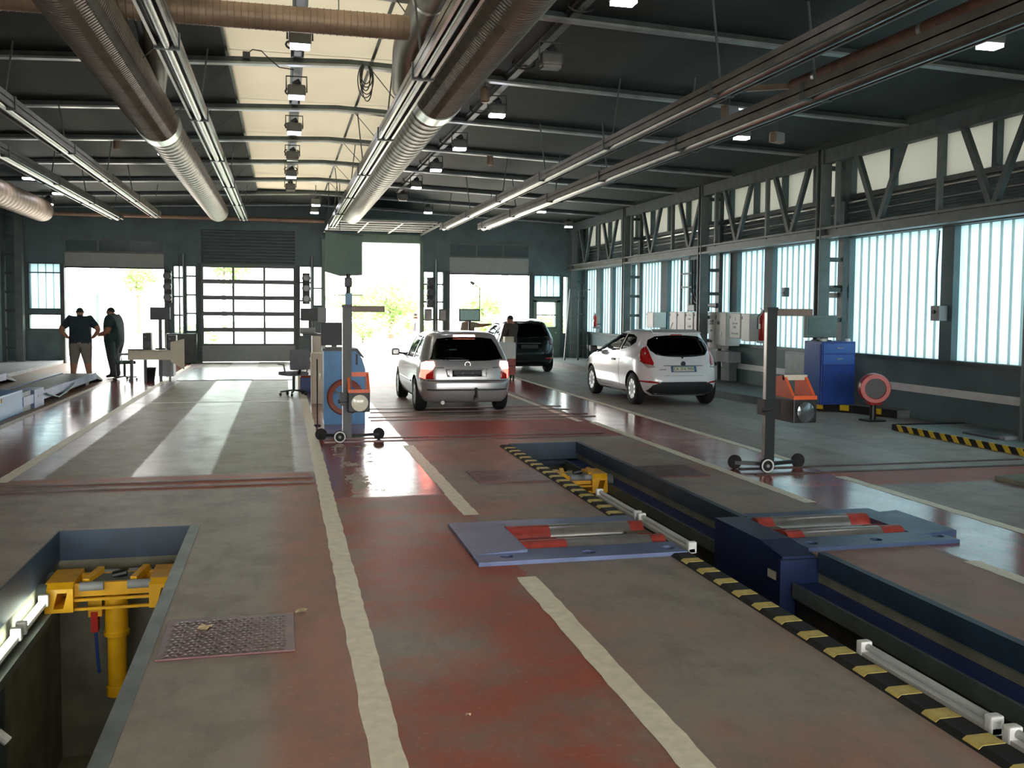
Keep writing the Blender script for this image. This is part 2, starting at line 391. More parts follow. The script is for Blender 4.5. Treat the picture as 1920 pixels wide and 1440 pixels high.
# ------------------------------------------------------------------ roof
SKX = (-.75, 2.05); SKY = (-7.0, 29.9)
rf = MB()
def deck(x0, x1, y0, y1):
    rf.add([(x0,y0,roofz(x0)+.11),(x1,y0,roofz(x1)+.11),(x1,y1,roofz(x1)+.11),(x0,y1,roofz(x0)+.11),
            (x0,y0,roofz(x0)+.5),(x1,y0,roofz(x1)+.5),(x1,y1,roofz(x1)+.5),(x0,y1,roofz(x0)+.5)], ((0,3,2,1),(4,5,6,7),(0,1,5,4),(1,2,6,5),(2,3,7,6),(3,0,4,7)))
deck(XL-.3, SKX[0], YF-.3, YB+.3); deck(SKX[1], XR+.3, YF-.3, YB+.3)
deck(SKX[0], SKX[1], YF-.3, SKY[0]); deck(SKX[0], SKX[1], SKY[1], YB+.3)
CEIL = struct(rf.build('ceiling', DECK), 'dark teal roof deck')
PUR = [14.0+3.17*k for k in range(-7, 7)]
for y in PUR:
    pm = MB()
    for x0, x1 in ((XL+.1, .95), (.95, 10.1)):
        pm.beam((x0, y, roofz(x0)+.015), (x1, y, roofz(x1)+.015), .13, .03); pm.beam((x0, y+.02, roofz(x0)+.07), (x1, y+.02, roofz(x1)+.07), .03, .09, 1)
    struct(pm.build('roof_purlin', [mat('purlin_flange_glint', 'a4aaa8', .35, .5, .25, 4), mat('purlin_steel', '4d5654', .4, .3, .25, 4)]), 'grey steel roof purlin')  # flange colour lightened to stand for a glint along the steel
# skylight sheets between the purlins
ys = [SKY[0]]+[y for y in PUR if SKY[0] < y < SKY[1]]+[SKY[1]]
for y0, y1 in zip(ys, ys[1:]):
    for x0, x1 in ((SKX[0], 1.28), (1.28, SKX[1])):
        MB().add([(x0-.03*(x0 < 0),y0-.01,5.44),(x1+.03*(x1 > 2),y0-.01,5.44),(x1+.03*(x1 > 2),y1+.01,5.44),(x0-.03*(x0 < 0),y1+.01,5.44)], [(0,1,2,3)]).build('skylight_panel', SKYL, CEIL)
    fr = MB(); fr.box(SKX[0]-.03, SKX[0]+.03, y0, y1, 5.38, 5.55); fr.box(SKX[1]-.03, SKX[1]+.03, y0, y1, 5.38, 5.55); fr.box(1.26, 1.30, y0, y1, 5.42, 5.46)
    fr.build('skylight_frame', STEEL2, CEIL)
# ------------------------------------------------------------------ side truss, columns
TX = 10.1
tr = struct(MB().box(TX-.08, TX+.08, YF+.1, YB-.1, 4.66, 4.92).build('side_truss', STEEL), 'dark green steel lattice girder along the window wall')
MB().box(TX-.1, TX+.1, YF+.1, YB-.1, 3.25, 3.3).box(TX-.02, TX+.02, YF+.1, YB-.1, 3.3, 3.42).box(TX-.1, TX+.1, YF+.1, YB-.1, 3.42, 3.46).build('bottom_chord', STEEL2, tr)
DG = MB().beam((0, -.66, 4.68), (0, -.03, 3.44), .08, .1).mesh('truss_diagonal', STEEL); DG2 = MB().beam((0, .66, 4.68), (0, .03, 3.44), .08, .1).mesh('truss_diagonal', STEEL)
VT = MB().box(-.04, .04, -.035, .035, 3.4, 4.68).mesh('truss_post', STEEL2)
yb = [-7.3, -4.55, -1.8, .95, 3.7, 6.45, 9.2, 11.95, 14.7, 17.65, 20.0, 22.6, 25.2, 28.7, 31.2]
for y in yb:
    for me in (DG, DG2):
        o = bpy.data.objects.new('truss_diagonal', me); COL.objects.link(o); o.parent = tr; o.location = (TX, y, 0)
for a, b in zip(yb, yb[1:]):
    o = bpy.data.objects.new('truss_post', VT); COL.objects.link(o); o.parent = tr; o.location = (TX, (a+b)/2-.2, 0)
def column(x, y, s, h):
    c = MB(); c.box(-.11, .11, -.09, -.06, 0, h); c.box(-.11, .11, .06, .09, 0, h); c.box(-.02, .02, -.06, .06, 0, h)
    o = struct(c.build('column', STEEL2, None, loc=(x, y, 0)), 'grey steel lattice column')
    MB().box(s*.40, s*.50, -.09, .09, 0, h).build('rear_chord', STEEL, o)
    for k in range(8):
        MB().box(min(s*.1, s*.42), max(s*.1, s*.42), -.05, .05, .5+.58*k, .58+.58*k).build('rung', STEEL, o)
    return o
for y in (32.55, 27.2, 21.8, 16.45, 11.07, 5.7, .3, -5.1): column(TX, y, 1, roofz(TX)); column(-8.0, y, -1, roofz(-8.0))
# pit walls
def pit(name, P, z, label):
    x0, x1, y0, y1 = P; m = MB(); t = .2
    m.box(x0-t, x0, y0-t, y1+t, z, -.002); m.box(x1, x1+t, y0-t, y1+t, z, -.002); m.box(x0, x1, y0-t, y0, z, -.002); m.box(x0, x1, y1, y1+t, z, -.002)
    m.box(x0-t, x1+t, y0-t, y1+t, z-.2, z)
    return struct(m.build(name, CONC), label)
# ------------------------------------------------------------------ ceiling equipment
def spiral(mb, p, q, r, pitch=.07, n=24, amp=.006):
    p = Vector(p); q = Vector(q); d = q-p; Lh = d.length; d.normalize(); u = Vector((0,0,1)) if abs(d.z) < .9 else Vector((1,0,0)); u = (u-d*u.dot(d)).normalized(); w = d.cross(u)
    prof = []; t = 0
    while t < Lh: prof += [(t, r), (t+pitch*.8, r), (t+pitch*.87, r+amp), (t+pitch*.95, r+amp)]; t += pitch
    prof = [(min(a, Lh), b) for a, b in prof]; k = len(prof); vs = []
    for t, rr_ in prof: vs += [p+d*t+(u*math.cos(a)+w*math.sin(a))*rr_ for a in [2*math.pi*j/n for j in range(n)]]
    fs = [(i*n+j, i*n+(j+1) % n, (i+1)*n+(j+1) % n, (i+1)*n+j) for i in range(k-1) for j in range(n)]
    fs += [tuple(range(n-1, -1, -1)), tuple(range((k-1)*n, k*n))]
    mb.add(vs, fs); return mb
def long_duct(x, z, y0, y1, r, label, side):
    t = thing('air_duct', label, 'air duct', (x, y0, z))
    ym = 15.2 if side < 0 else 12.7
    spiral(MB(), (0, 0, 0), (0, ym-y0-.15, 0), r).build('duct_section', mat('perforated_duct_metal', '857d72', .4, .55, .2, 4), t, smooth=50)
    MB().cyl((0, ym-y0-.17, 0), (0, ym-y0+.27, 0), r+.02, 28).build('duct_collar', GALV, t, smooth=True)
    spiral(MB(), (0, ym-y0+.25, 0), (0, y1-y0, 0), r*.96, .3).build('duct_section', mat('duct_metal_far', '7f786b', .42, .5, .15, 4), t, smooth=50)
    MB().lathe([(r*.96, 0), (r*.96, .05), (r*.7, .1), (.001, .12)], 24, (0, 1, 0), (0, y1-y0, 0)).build('end_cap', GALV, t, smooth=True)
    # two rows of dark outlet slots along the lower flank
    sl = MB(); y = .15
    while y < ym-y0-.3:
        for ang in (-math.pi/2-side*.35, -math.pi/2-side*.95):
            c = Vector((math.cos(ang)*(r+.013), y, math.sin(ang)*(r+.013))); nrm = Vector((math.cos(ang), 0, math.sin(ang))); tg = Vector((-math.sin(ang), 0, math.cos(ang)))
            c = c-nrm*.012; e = Vector((0, .055, 0)); sl.add([c-tg*.05, c+tg*.05, c+tg*.04+e+nrm*.035, c-tg*.04+e+nrm*.035, c-tg*.05+e, c+tg*.05+e], [(0,1,2,3), (0,3,4), (1,5,2), (0,4,5,1)])
        y += .12
    o = sl.build('outlet_louvres', mat('perforated_duct_metal', '857d72', .4, .55, .2, 4), t); o['kind'] = 'stuff'
    for k in range(6):
        yy = 1.2+k*(y1-y0-2)/5
        MB().tube([(0, yy, r), (0, yy, roofz(x)+.105-z)], .006, 5).build('hanger_wire', STEEL2, t)
    return t
long_duct(-1.80, 4.60, 2.0, 28.8, .30, 'perforated spiral air duct with a bright collar, beside the skylight towards the glazed closed door', -1)
long_duct(2.02, 4.66, 2.0, 28.8, .31, 'dusty spiral air duct with outlet slots above the silver car lane', 1)
t = thing('air_duct', 'short reddish grey duct end high over the runway lift', 'air duct', (-6.3, 8, 4.42))
spiral(MB(), (0, 0, 0), (0, 20.0, 0), .30, .3).build('duct_section', BRASS, t, smooth=50)
MB().lathe([(.3, 0), (.3, .05), (.2, .1), (.001, .12)], 24, (0, 1, 0), (0, 20, 0)).build('end_cap', GALV, t, smooth=True)
MB().tube([(0, 15, .3), (0, 15, .95)], .006, 5).build('hanger_wire', STEEL2, t)
t = thing('cross_duct', 'dusty brown spiral duct crossing under the skylight', 'air duct', (-7.6, 10.5, 4.90))
spiral(MB(), (0, 0, 0), (8.95, 0, 0), .13, .07, 20, .006).build('duct_section', BRASS, t, smooth=50)
for k in range(5): MB().tube([(.6+1.9*k, 0, .12), (.6+1.9*k, 0, roofz(-7.0+1.9*k)+.105-4.9)], .006, 5).build('hanger_wire', STEEL2, t)
def elbow(x0, z0, y, pts, r, label):
    t = thing('duct_branch', label, 'air duct', (x0, y, z0))
    P = [Vector(p) for p in pts]; path = []
    for i in range(len(P)-1):
        for k in range(6): path.append(P[i].lerp(P[i+1], k/6))
    path.append(P[-1])
    for _ in range(3): path = [path[0]]+[(path[i-1]+path[i]*2+path[i+1])/4 for i in range(1, len(path)-1)]+[path[-1]]
    MB().tube(path, r, 20).build('duct_bend', mat('duct_metal_far', '7f786b', .42, .5, .15, 4), t, smooth=50)
    for k in (5, len(path)-6):
        d = (path[k+1]-path[k]).normalized(); MB().cyl(path[k]-d*.03, path[k]+d*.03, r+.012, 20).build('clamp_band', GALV, t, smooth=True)
elbow(-1.42, 4.9, 11.0, [(0, -2.2, .2), (0, -.3, .2), (0, .6, .14), (-.05, 1.3, 0), (-.25, 2.6, -.15), (-.4, 3.6, -.25)], .17, 'bent branch duct joining the duct with the bright collar')
elbow(1.50, 4.9, 11.0, [(.1, -2.2, .34), (.05, -.3, .3), (0, .8, .18), (.1, 1.8, -.05), (.3, 2.9, -.2)], .18, 'bent branch duct joining the dusty duct over the silver car lane')
# long suspended rails
def rail(x, z, y0, y1, w, h, m, label, hang=True):
    t = thing('suspended_rail', label, 'rail', (x, y0, z)); Lh = y1-y0
    MB().box(-w/2, w/2, 0, Lh, h*.45, h*.55).build('web', m, t)
    MB().box(-w/2, -w/2+.03, 0, Lh, 0, h).build('side_profile', m, t); MB().box(w/2-.03, w/2, 0, Lh, 0, h).build('side_profile', m, t)
    MB().cyl((0, .02, h*.25), (0, Lh-.02, h*.25), w*.22, 12).build('inner_tube', RAILM, t, smooth=True)
    for k in range(8):
        y = .6+k*(Lh-1.2)/7; zt = roofz(x)-z
        MB().beam((0, y, h*.5), (.12 if k % 2 else -.12, y, zt+.1), .02, .02).build('hanger', STEEL2, t)
        MB().box(-w/2-.012, w/2+.012, y-.03, y+.03, -.012, h+.012).build('splice_bracket', STEEL, t)
    return t
rail(-1.08, 4.36, 2, 28.8, .22, .14, RAILM, 'straight grey suspended rail between the collared duct and the skylight lamps')
rail(1.42, 4.22, 2, 28.8, .20, .16, RAILM, 'straight grey suspended rail hugging the dusty spiral duct')
rail(4.72, 4.22, 2, 28.4, .26, .14, DARKRAIL, 'brown suspended rail above the inspection pit with striped edge')
rail(5.68, 4.16, 2, 27.2, .34, .17, DARKRAIL, 'wide brown suspended rail with a shiny lower edge over the red aisle')
rail(-3.45, 4.36, 2, 28.6, .26, .15, DARKRAIL, 'dark suspended rail above the glossy red aisle by the desk')
rail(-4.45, 4.26, 2, 28.4, .32, .16, RAILM, 'pale suspended rail over the runway lift')
t = thing('heating_pipe', 'reddish insulated pipe slung above the striped pit', 'pipe', (6.4, 2, 4.75))
MB().cyl((0, 0, 0), (0, 9.2, 0), .08, 16).build('pipe', mat('rusty_lagging', '7d5646', .6, .1, .2, 6), t, smooth=True)
for k in range(5): MB().cyl((0, .6+2*k, 0), (0, .66+2*k, 0), .088, 16).build('strap', GALV, t, smooth=True)
MB().beam((0, 9.2, 0), (-.3, 9.9, .1), .07, .07).build('elbow', BRASS, t)
# pipe along the back wall
struct(MB().cyl((-7.5, 33.05, 4.8), (1.4, 33.05, 4.8), .07, 12).build('wall_pipe', BRASS, smooth=True), 'brown pipe along the top of the far wall')
# hall lamps
def lamp_proto():
    t = thing('bay_lamp', 'lit', 'lamp'); s = MB()
    MB().cbox(-.135, .135, -.10, .10, .03, .2, .035).build('housing', mat('grey_lamp_casting', '6f706c', .45, .3, .1), t)
    MB().box(-.115, .115, -.08, .08, 0, .035).build('lens', LAMPG, t)
    MB().tube([(-.15, 0, .1), (-.15, 0, .33), (.15, 0, .33), (.15, 0, .1)], .012, 6).build('bracket', STEEL2, t)
    MB().cyl((-.05, 0, .2), (.05, 0, .26), .05, 10).build('gear_cap', DGREYP, t)
    return t
LP = lamp_proto(); first = [True]
def lamp(x, y, z, label, group, lit=True):
    o = LP if first[0] else copy_tree(LP); first[0] = False
    o.location = (x, y, z); o['label'] = label; o['group'] = group
    if not lit:
        for c in o.children:
            if c.name.startswith('lens'):
                c.data = c.data.copy(); c.data.materials[0] = mat('unlit_lens', '9a9a94', .2)
    return o
def hung(x, y, z, label, group):
    o = lamp(x, y, z, label, group)
    MB().cyl((0, 0, .32), (0, 0, (min(roofz(x), 5.24) if -.8 < x < 2.1 and y > 29.9 else roofz(x))+.105-z), .012, 6).build('suspension_rod', STEEL2, o)
def lamp_track(x, ys, z, label, offs=()):
    t = thing('lamp_track', label, 'track', (x, ys[0]-3, z+.36)); Lh = ys[-1]-ys[0]+4.2
    MB().box(-.05, .05, 0, Lh, 0, .06).build('channel', STEEL2, t); MB().box(-.09, .09, 0, Lh, .06, .07).build('flange', STEEL2, t)
    for k in range(len(ys)):
        yy = ys[k]-ys[0]+4.4
        if yy > Lh: break
        ring = [(.16*math.cos(a), yy, .05+.07*math.sin(a)) for a in [2*math.pi*i/16 for i in range(17)]]
        MB().tube(ring, .014, 6).build('cable_loop', BLACK, t)
    for k in range(5):
        y = 1+k*(Lh-2)/4; MB().beam((0, y, .06), (0, y, roofz(x)+.12-z-.36), .015, .015).build('hanger', STEEL2, t)
ysC = [11.95, 14.8, 17.8, 21.0, 23.8, 26.4]
lamp_track(.22, [9.0]+ysC, 4.98, 'slim lamp track with cable loops running under the skylight')
for i, y in enumerate(ysC): lamp(.22, y, 4.98, {3: 'unlit bay lamp between two lit ones on the skylight track', 5: 'unlit bay lamp at the end of the track under the skylight'}.get(i, 'lit bay lamp on the track under the cream skylight'), 'lamps under the skylight', i not in (3, 5))
ysR = [9.07, 11.7, 14.8, 18.05, 20.95, 24.1, 26.9]
lamp_track(3.3, ysR, 4.88, 'lamp track beside the dusty duct under the dark roof')
for i, y in enumerate(ysR): lamp(3.3, y, 4.88, {1: 'unlit bay lamp on the track beside the dusty duct', 6: 'unlit bay lamp at the far end of the track beside the dusty duct'}.get(i, 'lit bay lamp on the track between the dusty duct and the brown rails'), 'lamps beside the dusty duct', i not in (1, 6))
for y, lab in ((9.15, 'bay lamp hung over the lane beside the low grey platform'), (15.0, 'bay lamp hung between the wide brown rail and the unlit floodlight'), (27.9, 'bay lamp hung above the tail of the dark car')): hung(7.62, y, 4.78, lab, 'lamps over the white car lane')
hung(9.3, 30.6, 4.6, 'bay lamp hung in the roof corner above the dark car', 'lamps in the far corner')
for y in (14.55, 17.6, 20.4): hung(-2.3, y, 4.9, 'bay lamp half hidden behind the collared duct', 'lamps beside the collared duct')
for x, y in ((-5.61, 23.8), (-5.62, 26.75), (-6.49, 29.65)): hung(x, y, 4.72, 'bay lamp above the runway lift', 'lamps above the lift')
for x, y, lab in ((.95, 28.3, 'bay lamp under the last skylight panel'), (.98, 30.5, 'bay lamp between the skylight end and the far wall')): hung(x, y, 4.8, lab, 'lamps past the skylight')
hung(4.39, 29.4, 4.8, 'bay lamp in front of the open tall doorway', 'lamps by the doorway')
# small spotlights hung from the roof near the rails
for (x, y, z, lab) in ((7.95, 14.4, 4.72, 'small unlit floodlight right beside a lit bay lamp'), (6.35, 12.9, 4.75, 'small unlit floodlight at the end of the reddish pipe'), (7.0, 20.5, 4.75, 'small unlit floodlight under the roof above the white hatchback')):
    t = thing('spotlight', lab, 'floodlight', (x, y, z), .4, 'unlit floodlights')
    MB().cbox(-.13, .13, -.06, .06, -.09, .09, .02).build('body', BRASS, t); MB().box(-.11, .11, -.075, -.06, -.07, .07).build('glass', GREYP, t)
    MB().tube([(0, 0, .08), (0, .02, roofz(x)-z+.115)], .015, 6).build('bracket', STEEL2, t)
# sensors hanging (pale canisters)
for (x, y, lab) in ((3.0, 14.3, 'small pale canister beside the lamp track next to the dusty duct'), (4.4, 20.4, 'small pale canister between the lamp track and the brown rail'), (-3.2, 20.5, 'small pale canister above the dark rail by the collared duct')):
    t = thing('roof_sensor', lab, 'sensor', (x, y, 4.98), 0, 'canisters under the roof')
    MB().lathe([(.05, 0), (.07, .02), (.07, .2), (.04, .24)], 14).build('canister', BRASS, t, smooth=True); MB().cyl((0,0,.24), (0,0,roofz(x)+.11-4.98), .01, 6).build('stem', STEEL2, t)
# coil of cable on the purlin
t = thing('cable_coil', 'loose coil of grey cable hanging from the purlin under the skylight', 'cable', (1.17, 13.9, 5.3))
for k in range(6):
    w = .07+.006*k; h = .28+.05*k
    MB().tube([(w*math.cos(a)*(1+.25*math.sin(2.2*k))+.02*math.sin(3*k), -.085-.004*k, .02-h/2+h/2*math.sin(a)) for a in [math.pi/2+2*math.pi*i/20 for i in range(21)]], .008, 6).build('cable_turn', DGREYP, t)
MB().box(-.04, .04, -.12, .06, -.015, .04).build('hook', STEEL2, t)
t = thing('purlin_junction', 'small junction box with looping wires on the purlin under the skylight', 'junction box', (-.45, 13.95, 5.31))
MB().cbox(-.07, .03, -.1, -.02, -.02, .08, .01).build('box', DGREYP, t)
MB().tube([(0, -.06, .06), (.06, -.06, .12), (.18, -.06, .11), (.24, -.06, .05), (.42, -.06, -.1), (.62, -.06, -.12)], .008, 6).build('wire', BLACK, t)
# diagonal roof bracing wires
for x0, x1 in ((1.25, 2.0), (-.65, -1.5)):
    for y in PUR:
        if 10 < y < 30: struct(MB().tube([(x0, y, 5.3), (x1, y+.6, 4.62)], .007, 5).build('bracing_wire', STEEL2), 'thin wire between purlin and duct')
# ------------------------------------------------------------------ doors in the far wall
def sectional(x0, x1, zt, glazed_rows, zb, zg, label, n, cols=3, y=YB+.02):
    """sectional door: bottom panel zb..zg, glazed rows zg..zt"""
    W = x1-x0; o = struct(MB().box(x0, x1, y, y+.05, zb, zg).build('door_%d' % n, mat('grey_door_panel', '8f9592', .45, .1, .06), None), label)
    rh = (zt-zg)/glazed_rows
    for r in range(glazed_rows):
        a = zg+r*rh
        fr = MB(); fr.box(x0, x1, y-.01, y+.06, a, a+.07); fr.box(x0, x1, y-.01, y+.06, a+rh-.07, a+rh)
        for c in range(cols+1):
            xc = x0+W*c/cols; w = .05 if c in (0, cols) else .035
            fr.box(max(x0, xc-w), min(x1, xc+w), y-.01, y+.06, a+.07, a+rh-.07)
        fr.build('door_frame', STEEL2, o)
        for c in range(cols):
            MB().box(x0+W*c/cols+.035, x0+W*(c+1)/cols-.035, y+.02, y+.03, a+.07, a+rh-.07).build('door_pane', GLASS, o)
    return o
sectional(-2.62, .41, 3.25, 5, .02, .56, 'closed glazed sectional door of five rows of three panes', 2)
hl = struct(MB().box(-2.62, .41, YB+.12, YB+.2, 3.25, 4.43).build('door_header', GREENW), 'dark ribbed header above the closed glazed door')
for k in range(11): MB().box(-2.6, .39, YB-.0, YB+.11, 3.29+.105*k, 3.35+.105*k).build('header_slat', STEEL, hl)
MB().box(-2.62, .41, YB-.03, YB+.1, 3.24, 3.30).build('door_lintel', STEEL2, hl)
def header_door(x0, x1, zb, zp, zw, zt, n, label):
    o = struct(MB().box(x0, x1, YB+.02, YB+.07, zb, zp).build('door_%d' % n, mat('grey_door_panel', '8f9592', .45, .1, .06)), label)
    MB().box(x0, x1, YB+.0, YB+.09, zb-.04, zb).build('rubber_lip', RUBBER, o)
    W = x1-x0; fr = MB(); fr.box(x0, x1, YB, YB+.07, zp, zp+.06); fr.box(x0, x1, YB, YB+.07, zw-.06, zw)
    for c in range(4): fr.box(max(x0, x0+W*c/3-.03), min(x1, x0+W*c/3+.03), YB, YB+.07, zp+.06, zw-.06)
    fr.build('door_frame', STEEL2, o)
    for c in range(3): MB().box(x0+W*c/3+.03, x0+W*(c+1)/3-.03, YB+.03, YB+.04, zp+.06, zw-.06).build('door_pane', mat('grey_backed_pane', '4f6062', .15), o)
    MB().box(x0, x1, YB+.02, YB+.2, zw, zt).build('door_head', GREENW, o)
header_door(-6.83, -3.81, 3.13, 3.58, 4.05, 4.3, 1, 'half raised sectional door above the two standing men')
header_door(5.75, 8.65, 3.12, 3.68, 4.2, 4.3, 4, 'half raised sectional door above the dark car')
# raised door of the tall opening lying flat under the roof
o = struct(MB().box(1.45, 4.65, 29.0, 33.2, 4.52, 4.55).build('door_3', GREENB), 'fully raised door lying flat under the roof on its tracks')
for k in range(5): MB().box(1.45, 4.65, 29.1+k*.82, 29.2+k*.82, 4.46, 4.52).build('door_rib', WHITEP, o)
for x in (2.5, 3.55): MB().box(x, x+.05, 29.0, 33.2, 4.44, 4.47).build('door_stile', WHITEP, o)
for x in (1.38, 4.7): MB().box(x-.03, x+.03, 28.6, 33.3, 4.4, 4.46).build('door_track', GALV, o)
struct(MB().box(1.43, 4.68, YB-.06, YB, 4.13, 4.42).build('trim_1', GREENB), 'green steel lintel of the tall open doorway')
for i, (x, z) in enumerate(((1.37, 4.2), (4.74, 4.2), (-6.9, 3.2), (-3.74, 3.2), (-2.69, 3.3), (.48, 3.3), (5.69, 3.2), (8.71, 3.2))):
    struct(MB().box(x-.06, x+.06, YB-.08, YB+.05, 0, z).build('trim_%d' % (i+2), GREENB if i < 2 else STEEL), 'steel door jamb')
# traffic signals on the piers beside the doors
def signal(x, z, label):
    t = thing('traffic_signal', label, 'traffic light', (x, YB-.25, z), 0, 'signals beside the doors')
    MB().cbox(-.12, .12, -.08, .08, 0, 1.05, .03).build('housing', BLACK, t)
    for k in range(3):
        MB().cyl((0, -.08, .18+.35*k), (0, -.24, .18+.35*k), .14, 16, r2=.13).build('visor', BLACK, t, smooth=True)
        MB().cyl((0, -.245, .18+.35*k), (0, -.25, .18+.35*k), .1, 14).build('signal_lens', mat('dark_lens', '1d2426', .2), t)
    MB().box(-.04, .04, .08, .26, .4, .6).build('mount', STEEL, t)
signal(-3.66, 1.98, 'three-lens traffic signal by the closed glazed door and the desk')
signal(.78, 1.98, 'three-lens traffic signal between the glazed door and the tall doorway')
signal(5.02, 1.9, 'three-lens traffic signal between the tall doorway and the dark car')
# pier furniture: cabinets and pipes
t = thing('wall_cabinet', 'dark low cabinet against the pier beside the desk', 'cabinet', (-3.25, 33.0, 0))
MB().cbox(-.45, .5, -.3, .28, 0, .98, .02).build('body', STEEL, t); MB().box(-.4, .03, -.315, -.3, .08, .92).build('door', STEEL, t); MB().box(.05, .46, -.315, -.3, .08, .92).build('door', STEEL, t)
MB().box(-.02, 0, -.33, -.315, .45, .6).build('handle', GALV, t)
for i, x in enumerate((-3.32, -3.2, -3.13, .97, 1.02, 5.24)):
    struct(MB().cyl((x, YB-.07, 0), (x, YB-.07, 3.6), .025, 8).build('riser_pipe', GALV if i % 2 else STEEL2, smooth=True), 'vertical conduit on the pier')
for i, x in enumerate((4.87, 5.38)):
    t = thing('pier_box', ('small grey switch box under the signal beside the tall doorway', 'small grey switch box between that signal and the half raised door')[i], 'switch box', (x+.1, YB-.12, 1.45), 0, 'switch boxes on the pier')
    MB().cbox(-.12, .12, -.1, .1, -.02, .4, .015).build('body', STEEL2, t); MB().box(-.09, .09, -.11, -.1, .02, .35).build('lid', GREYP, t); MB().box(-.06, .06, .08, .2, .1, .2).build('mount', STEEL, t)
t = thing('side_door', 'green personnel door with a two-pane window beside the dark car', 'door', (9.32, YB-.04, 0))
MB().box(-.5, .5, -.02, .02, .03, 1.2).build('door_leaf', GREENB, t); MB().box(-.5, -.38, -.02, .02, 1.2, 2.2).build('door_stile', GREENB, t); MB().box(.38, .5, -.02, .02, 1.2, 2.2).build('door_stile', GREENB, t)
MB().box(-.5, .5, -.02, .02, 2.13, 2.25).build('door_rail', GREENB, t); MB().box(.3, .36, -.08, -.02, 1.0, 1.04).build('handle', GALV, t)
# ------------------------------------------------------------------ pits
pl = pit('pit_left', PITL, -1.9, 'concrete inspection pit with a yellow jack')
for x0, x1, y0, y1 in ((PITL[0]-.0, PITL[0]+.012, PITL[2], PITL[3]), (PITL[1]-.012, PITL[1], PITL[2], PITL[3]), (PITL[0], PITL[1], PITL[3]-.012, PITL[3])):
    MB().box(x0, x1, y0, y1, -.24, .006).build('edge_plate', mat('pit_edge_steel', '6b7370', .45, .3, .3, 5) if x0 > -1.5 and y1 < 8.4 and x1-x0 < .1 else NBLUE, pl)
MB().box(PITL[1], PITL[1]+.07, PITL[2], PITL[3]+.05, 0, .005).build('edge_angle', mat('pit_edge_steel', '6b7370', .45, .3, .3, 5), pl)
MB().box(PITL[0], PITL[0]+.10, PITL[2], PITL[3], -.52, -.46).build('jack_rail', STEEL2, pl); MB().box(PITL[1]-.10, PITL[1], PITL[2], PITL[3], -.52, -.46).build('jack_rail', STEEL2, pl)
for y in (3.0, 5.2, 6.6): MB().box(PITL[0], PITL[0]+.03, y, y+.05, -1.9, -.55).build('wall_rib', STEEL, pl)
def pit_jack(x0, x1, y, z, label):
    t = thing('pit_jack', label, 'jack', (0, y, z)); xc = (x0+x1)/2
    for s, x in ((-1, x0), (1, x1)):
        a = x if s < 0 else x-.2; b = a+.2
        ec = MB().prism([(a, -.22, -.20), (a, .22, -.20), (a, .22, .02), (a, -.17, .02), (a, -.22, -.02)], (.2, 0, 0)).build('end_carriage', YELLOW, None)
        boolean(ec, [(MB().prism([(a+.06, -.26, -.17), (a+.13, -.26, -.17), (a+.16, -.26, -.05), (a+.09, -.26, -.05)], (0, .38, 0)), [YELLOW])]); ec.parent = t
        for yy in (-.16, .17):
            xx = a-.02 if s < 0 else b+.02
            MB().lathe([(.03, -.035), (.075, -.035), (.075, .035), (.03, .035)], 18, (1, 0, 0), (xx, yy, -.06)).build('roller_wheel', STEEL2, t, smooth=True)
    MB().box(x0+.2, x1-.2, -.16, -.12, -.10, .0).build('cross_beam', YELLOW, t); MB().box(x0+.2, x1-.2, .12, .16, -.10, .0).build('cross_beam', YELLOW, t)
    MB().box(x0+.2, x1-.2, -.19, -.16, -.13, -.11).build('guide_rail', YELLOW, t); MB().box(x0+.15, x1-.15, -.19, -.16, -.2, -.18).build('guide_rail', YELLOW, t)
    MB().cbox(xc-.18, xc+.16, -.12, .12, -.06, .0, .015).build('saddle_plate', STEEL2, t)
    for x in (xc-.19, xc+.15): MB().beam((x, -.14, .0), (x+.06, .14, .02), .05, .06).build('saddle_arm', YELLOW, t)
    for x, yy in ((x0+.24, -.17), (x1-.36, -.17), (x0+.3, .17), (x1-.4, .17)): MB().cyl((x, yy, -.02), (x+.17, yy, -.02), .035, 14).build('lift_pin', GREYP, t, smooth=True)
    MB().cyl((xc-.02, 0, .01), (xc+.08, 0, .03), .03, 10).build('knob', BLACK, t)
    MB().lathe([(.085, -.1), (.085, -.42), (.095, -.43), (.095, -.46), (.07, -.47), (.07, -.86), (.083, -.87), (.083, -.94), (.05, -.96)], 20, (0,0,1), (xc, 0, 0)).build('cylinder', YELLOW, t, smooth=True)
    MB().box(xc-.2, xc-.1, -.04, .04, -.3, -.14).build('valve_block', YELLOW, t); MB().box(xc-.18, xc-.13, -.05, .03, -.42, -.26).build('lever', REDP, t)
    MB().tube([(xc-.15, -.02, -.4), (xc-.14, -.03, -.6), (xc-.13, -.02, -.75)], .012, 8).build('hose', DBLUE, t)
    return t
pit_jack(PITL[0]+.05, PITL[1]-.05, 7.85, -.26, 'yellow hydraulic pit jack with a hanging cylinder in the lamp-lit pit')
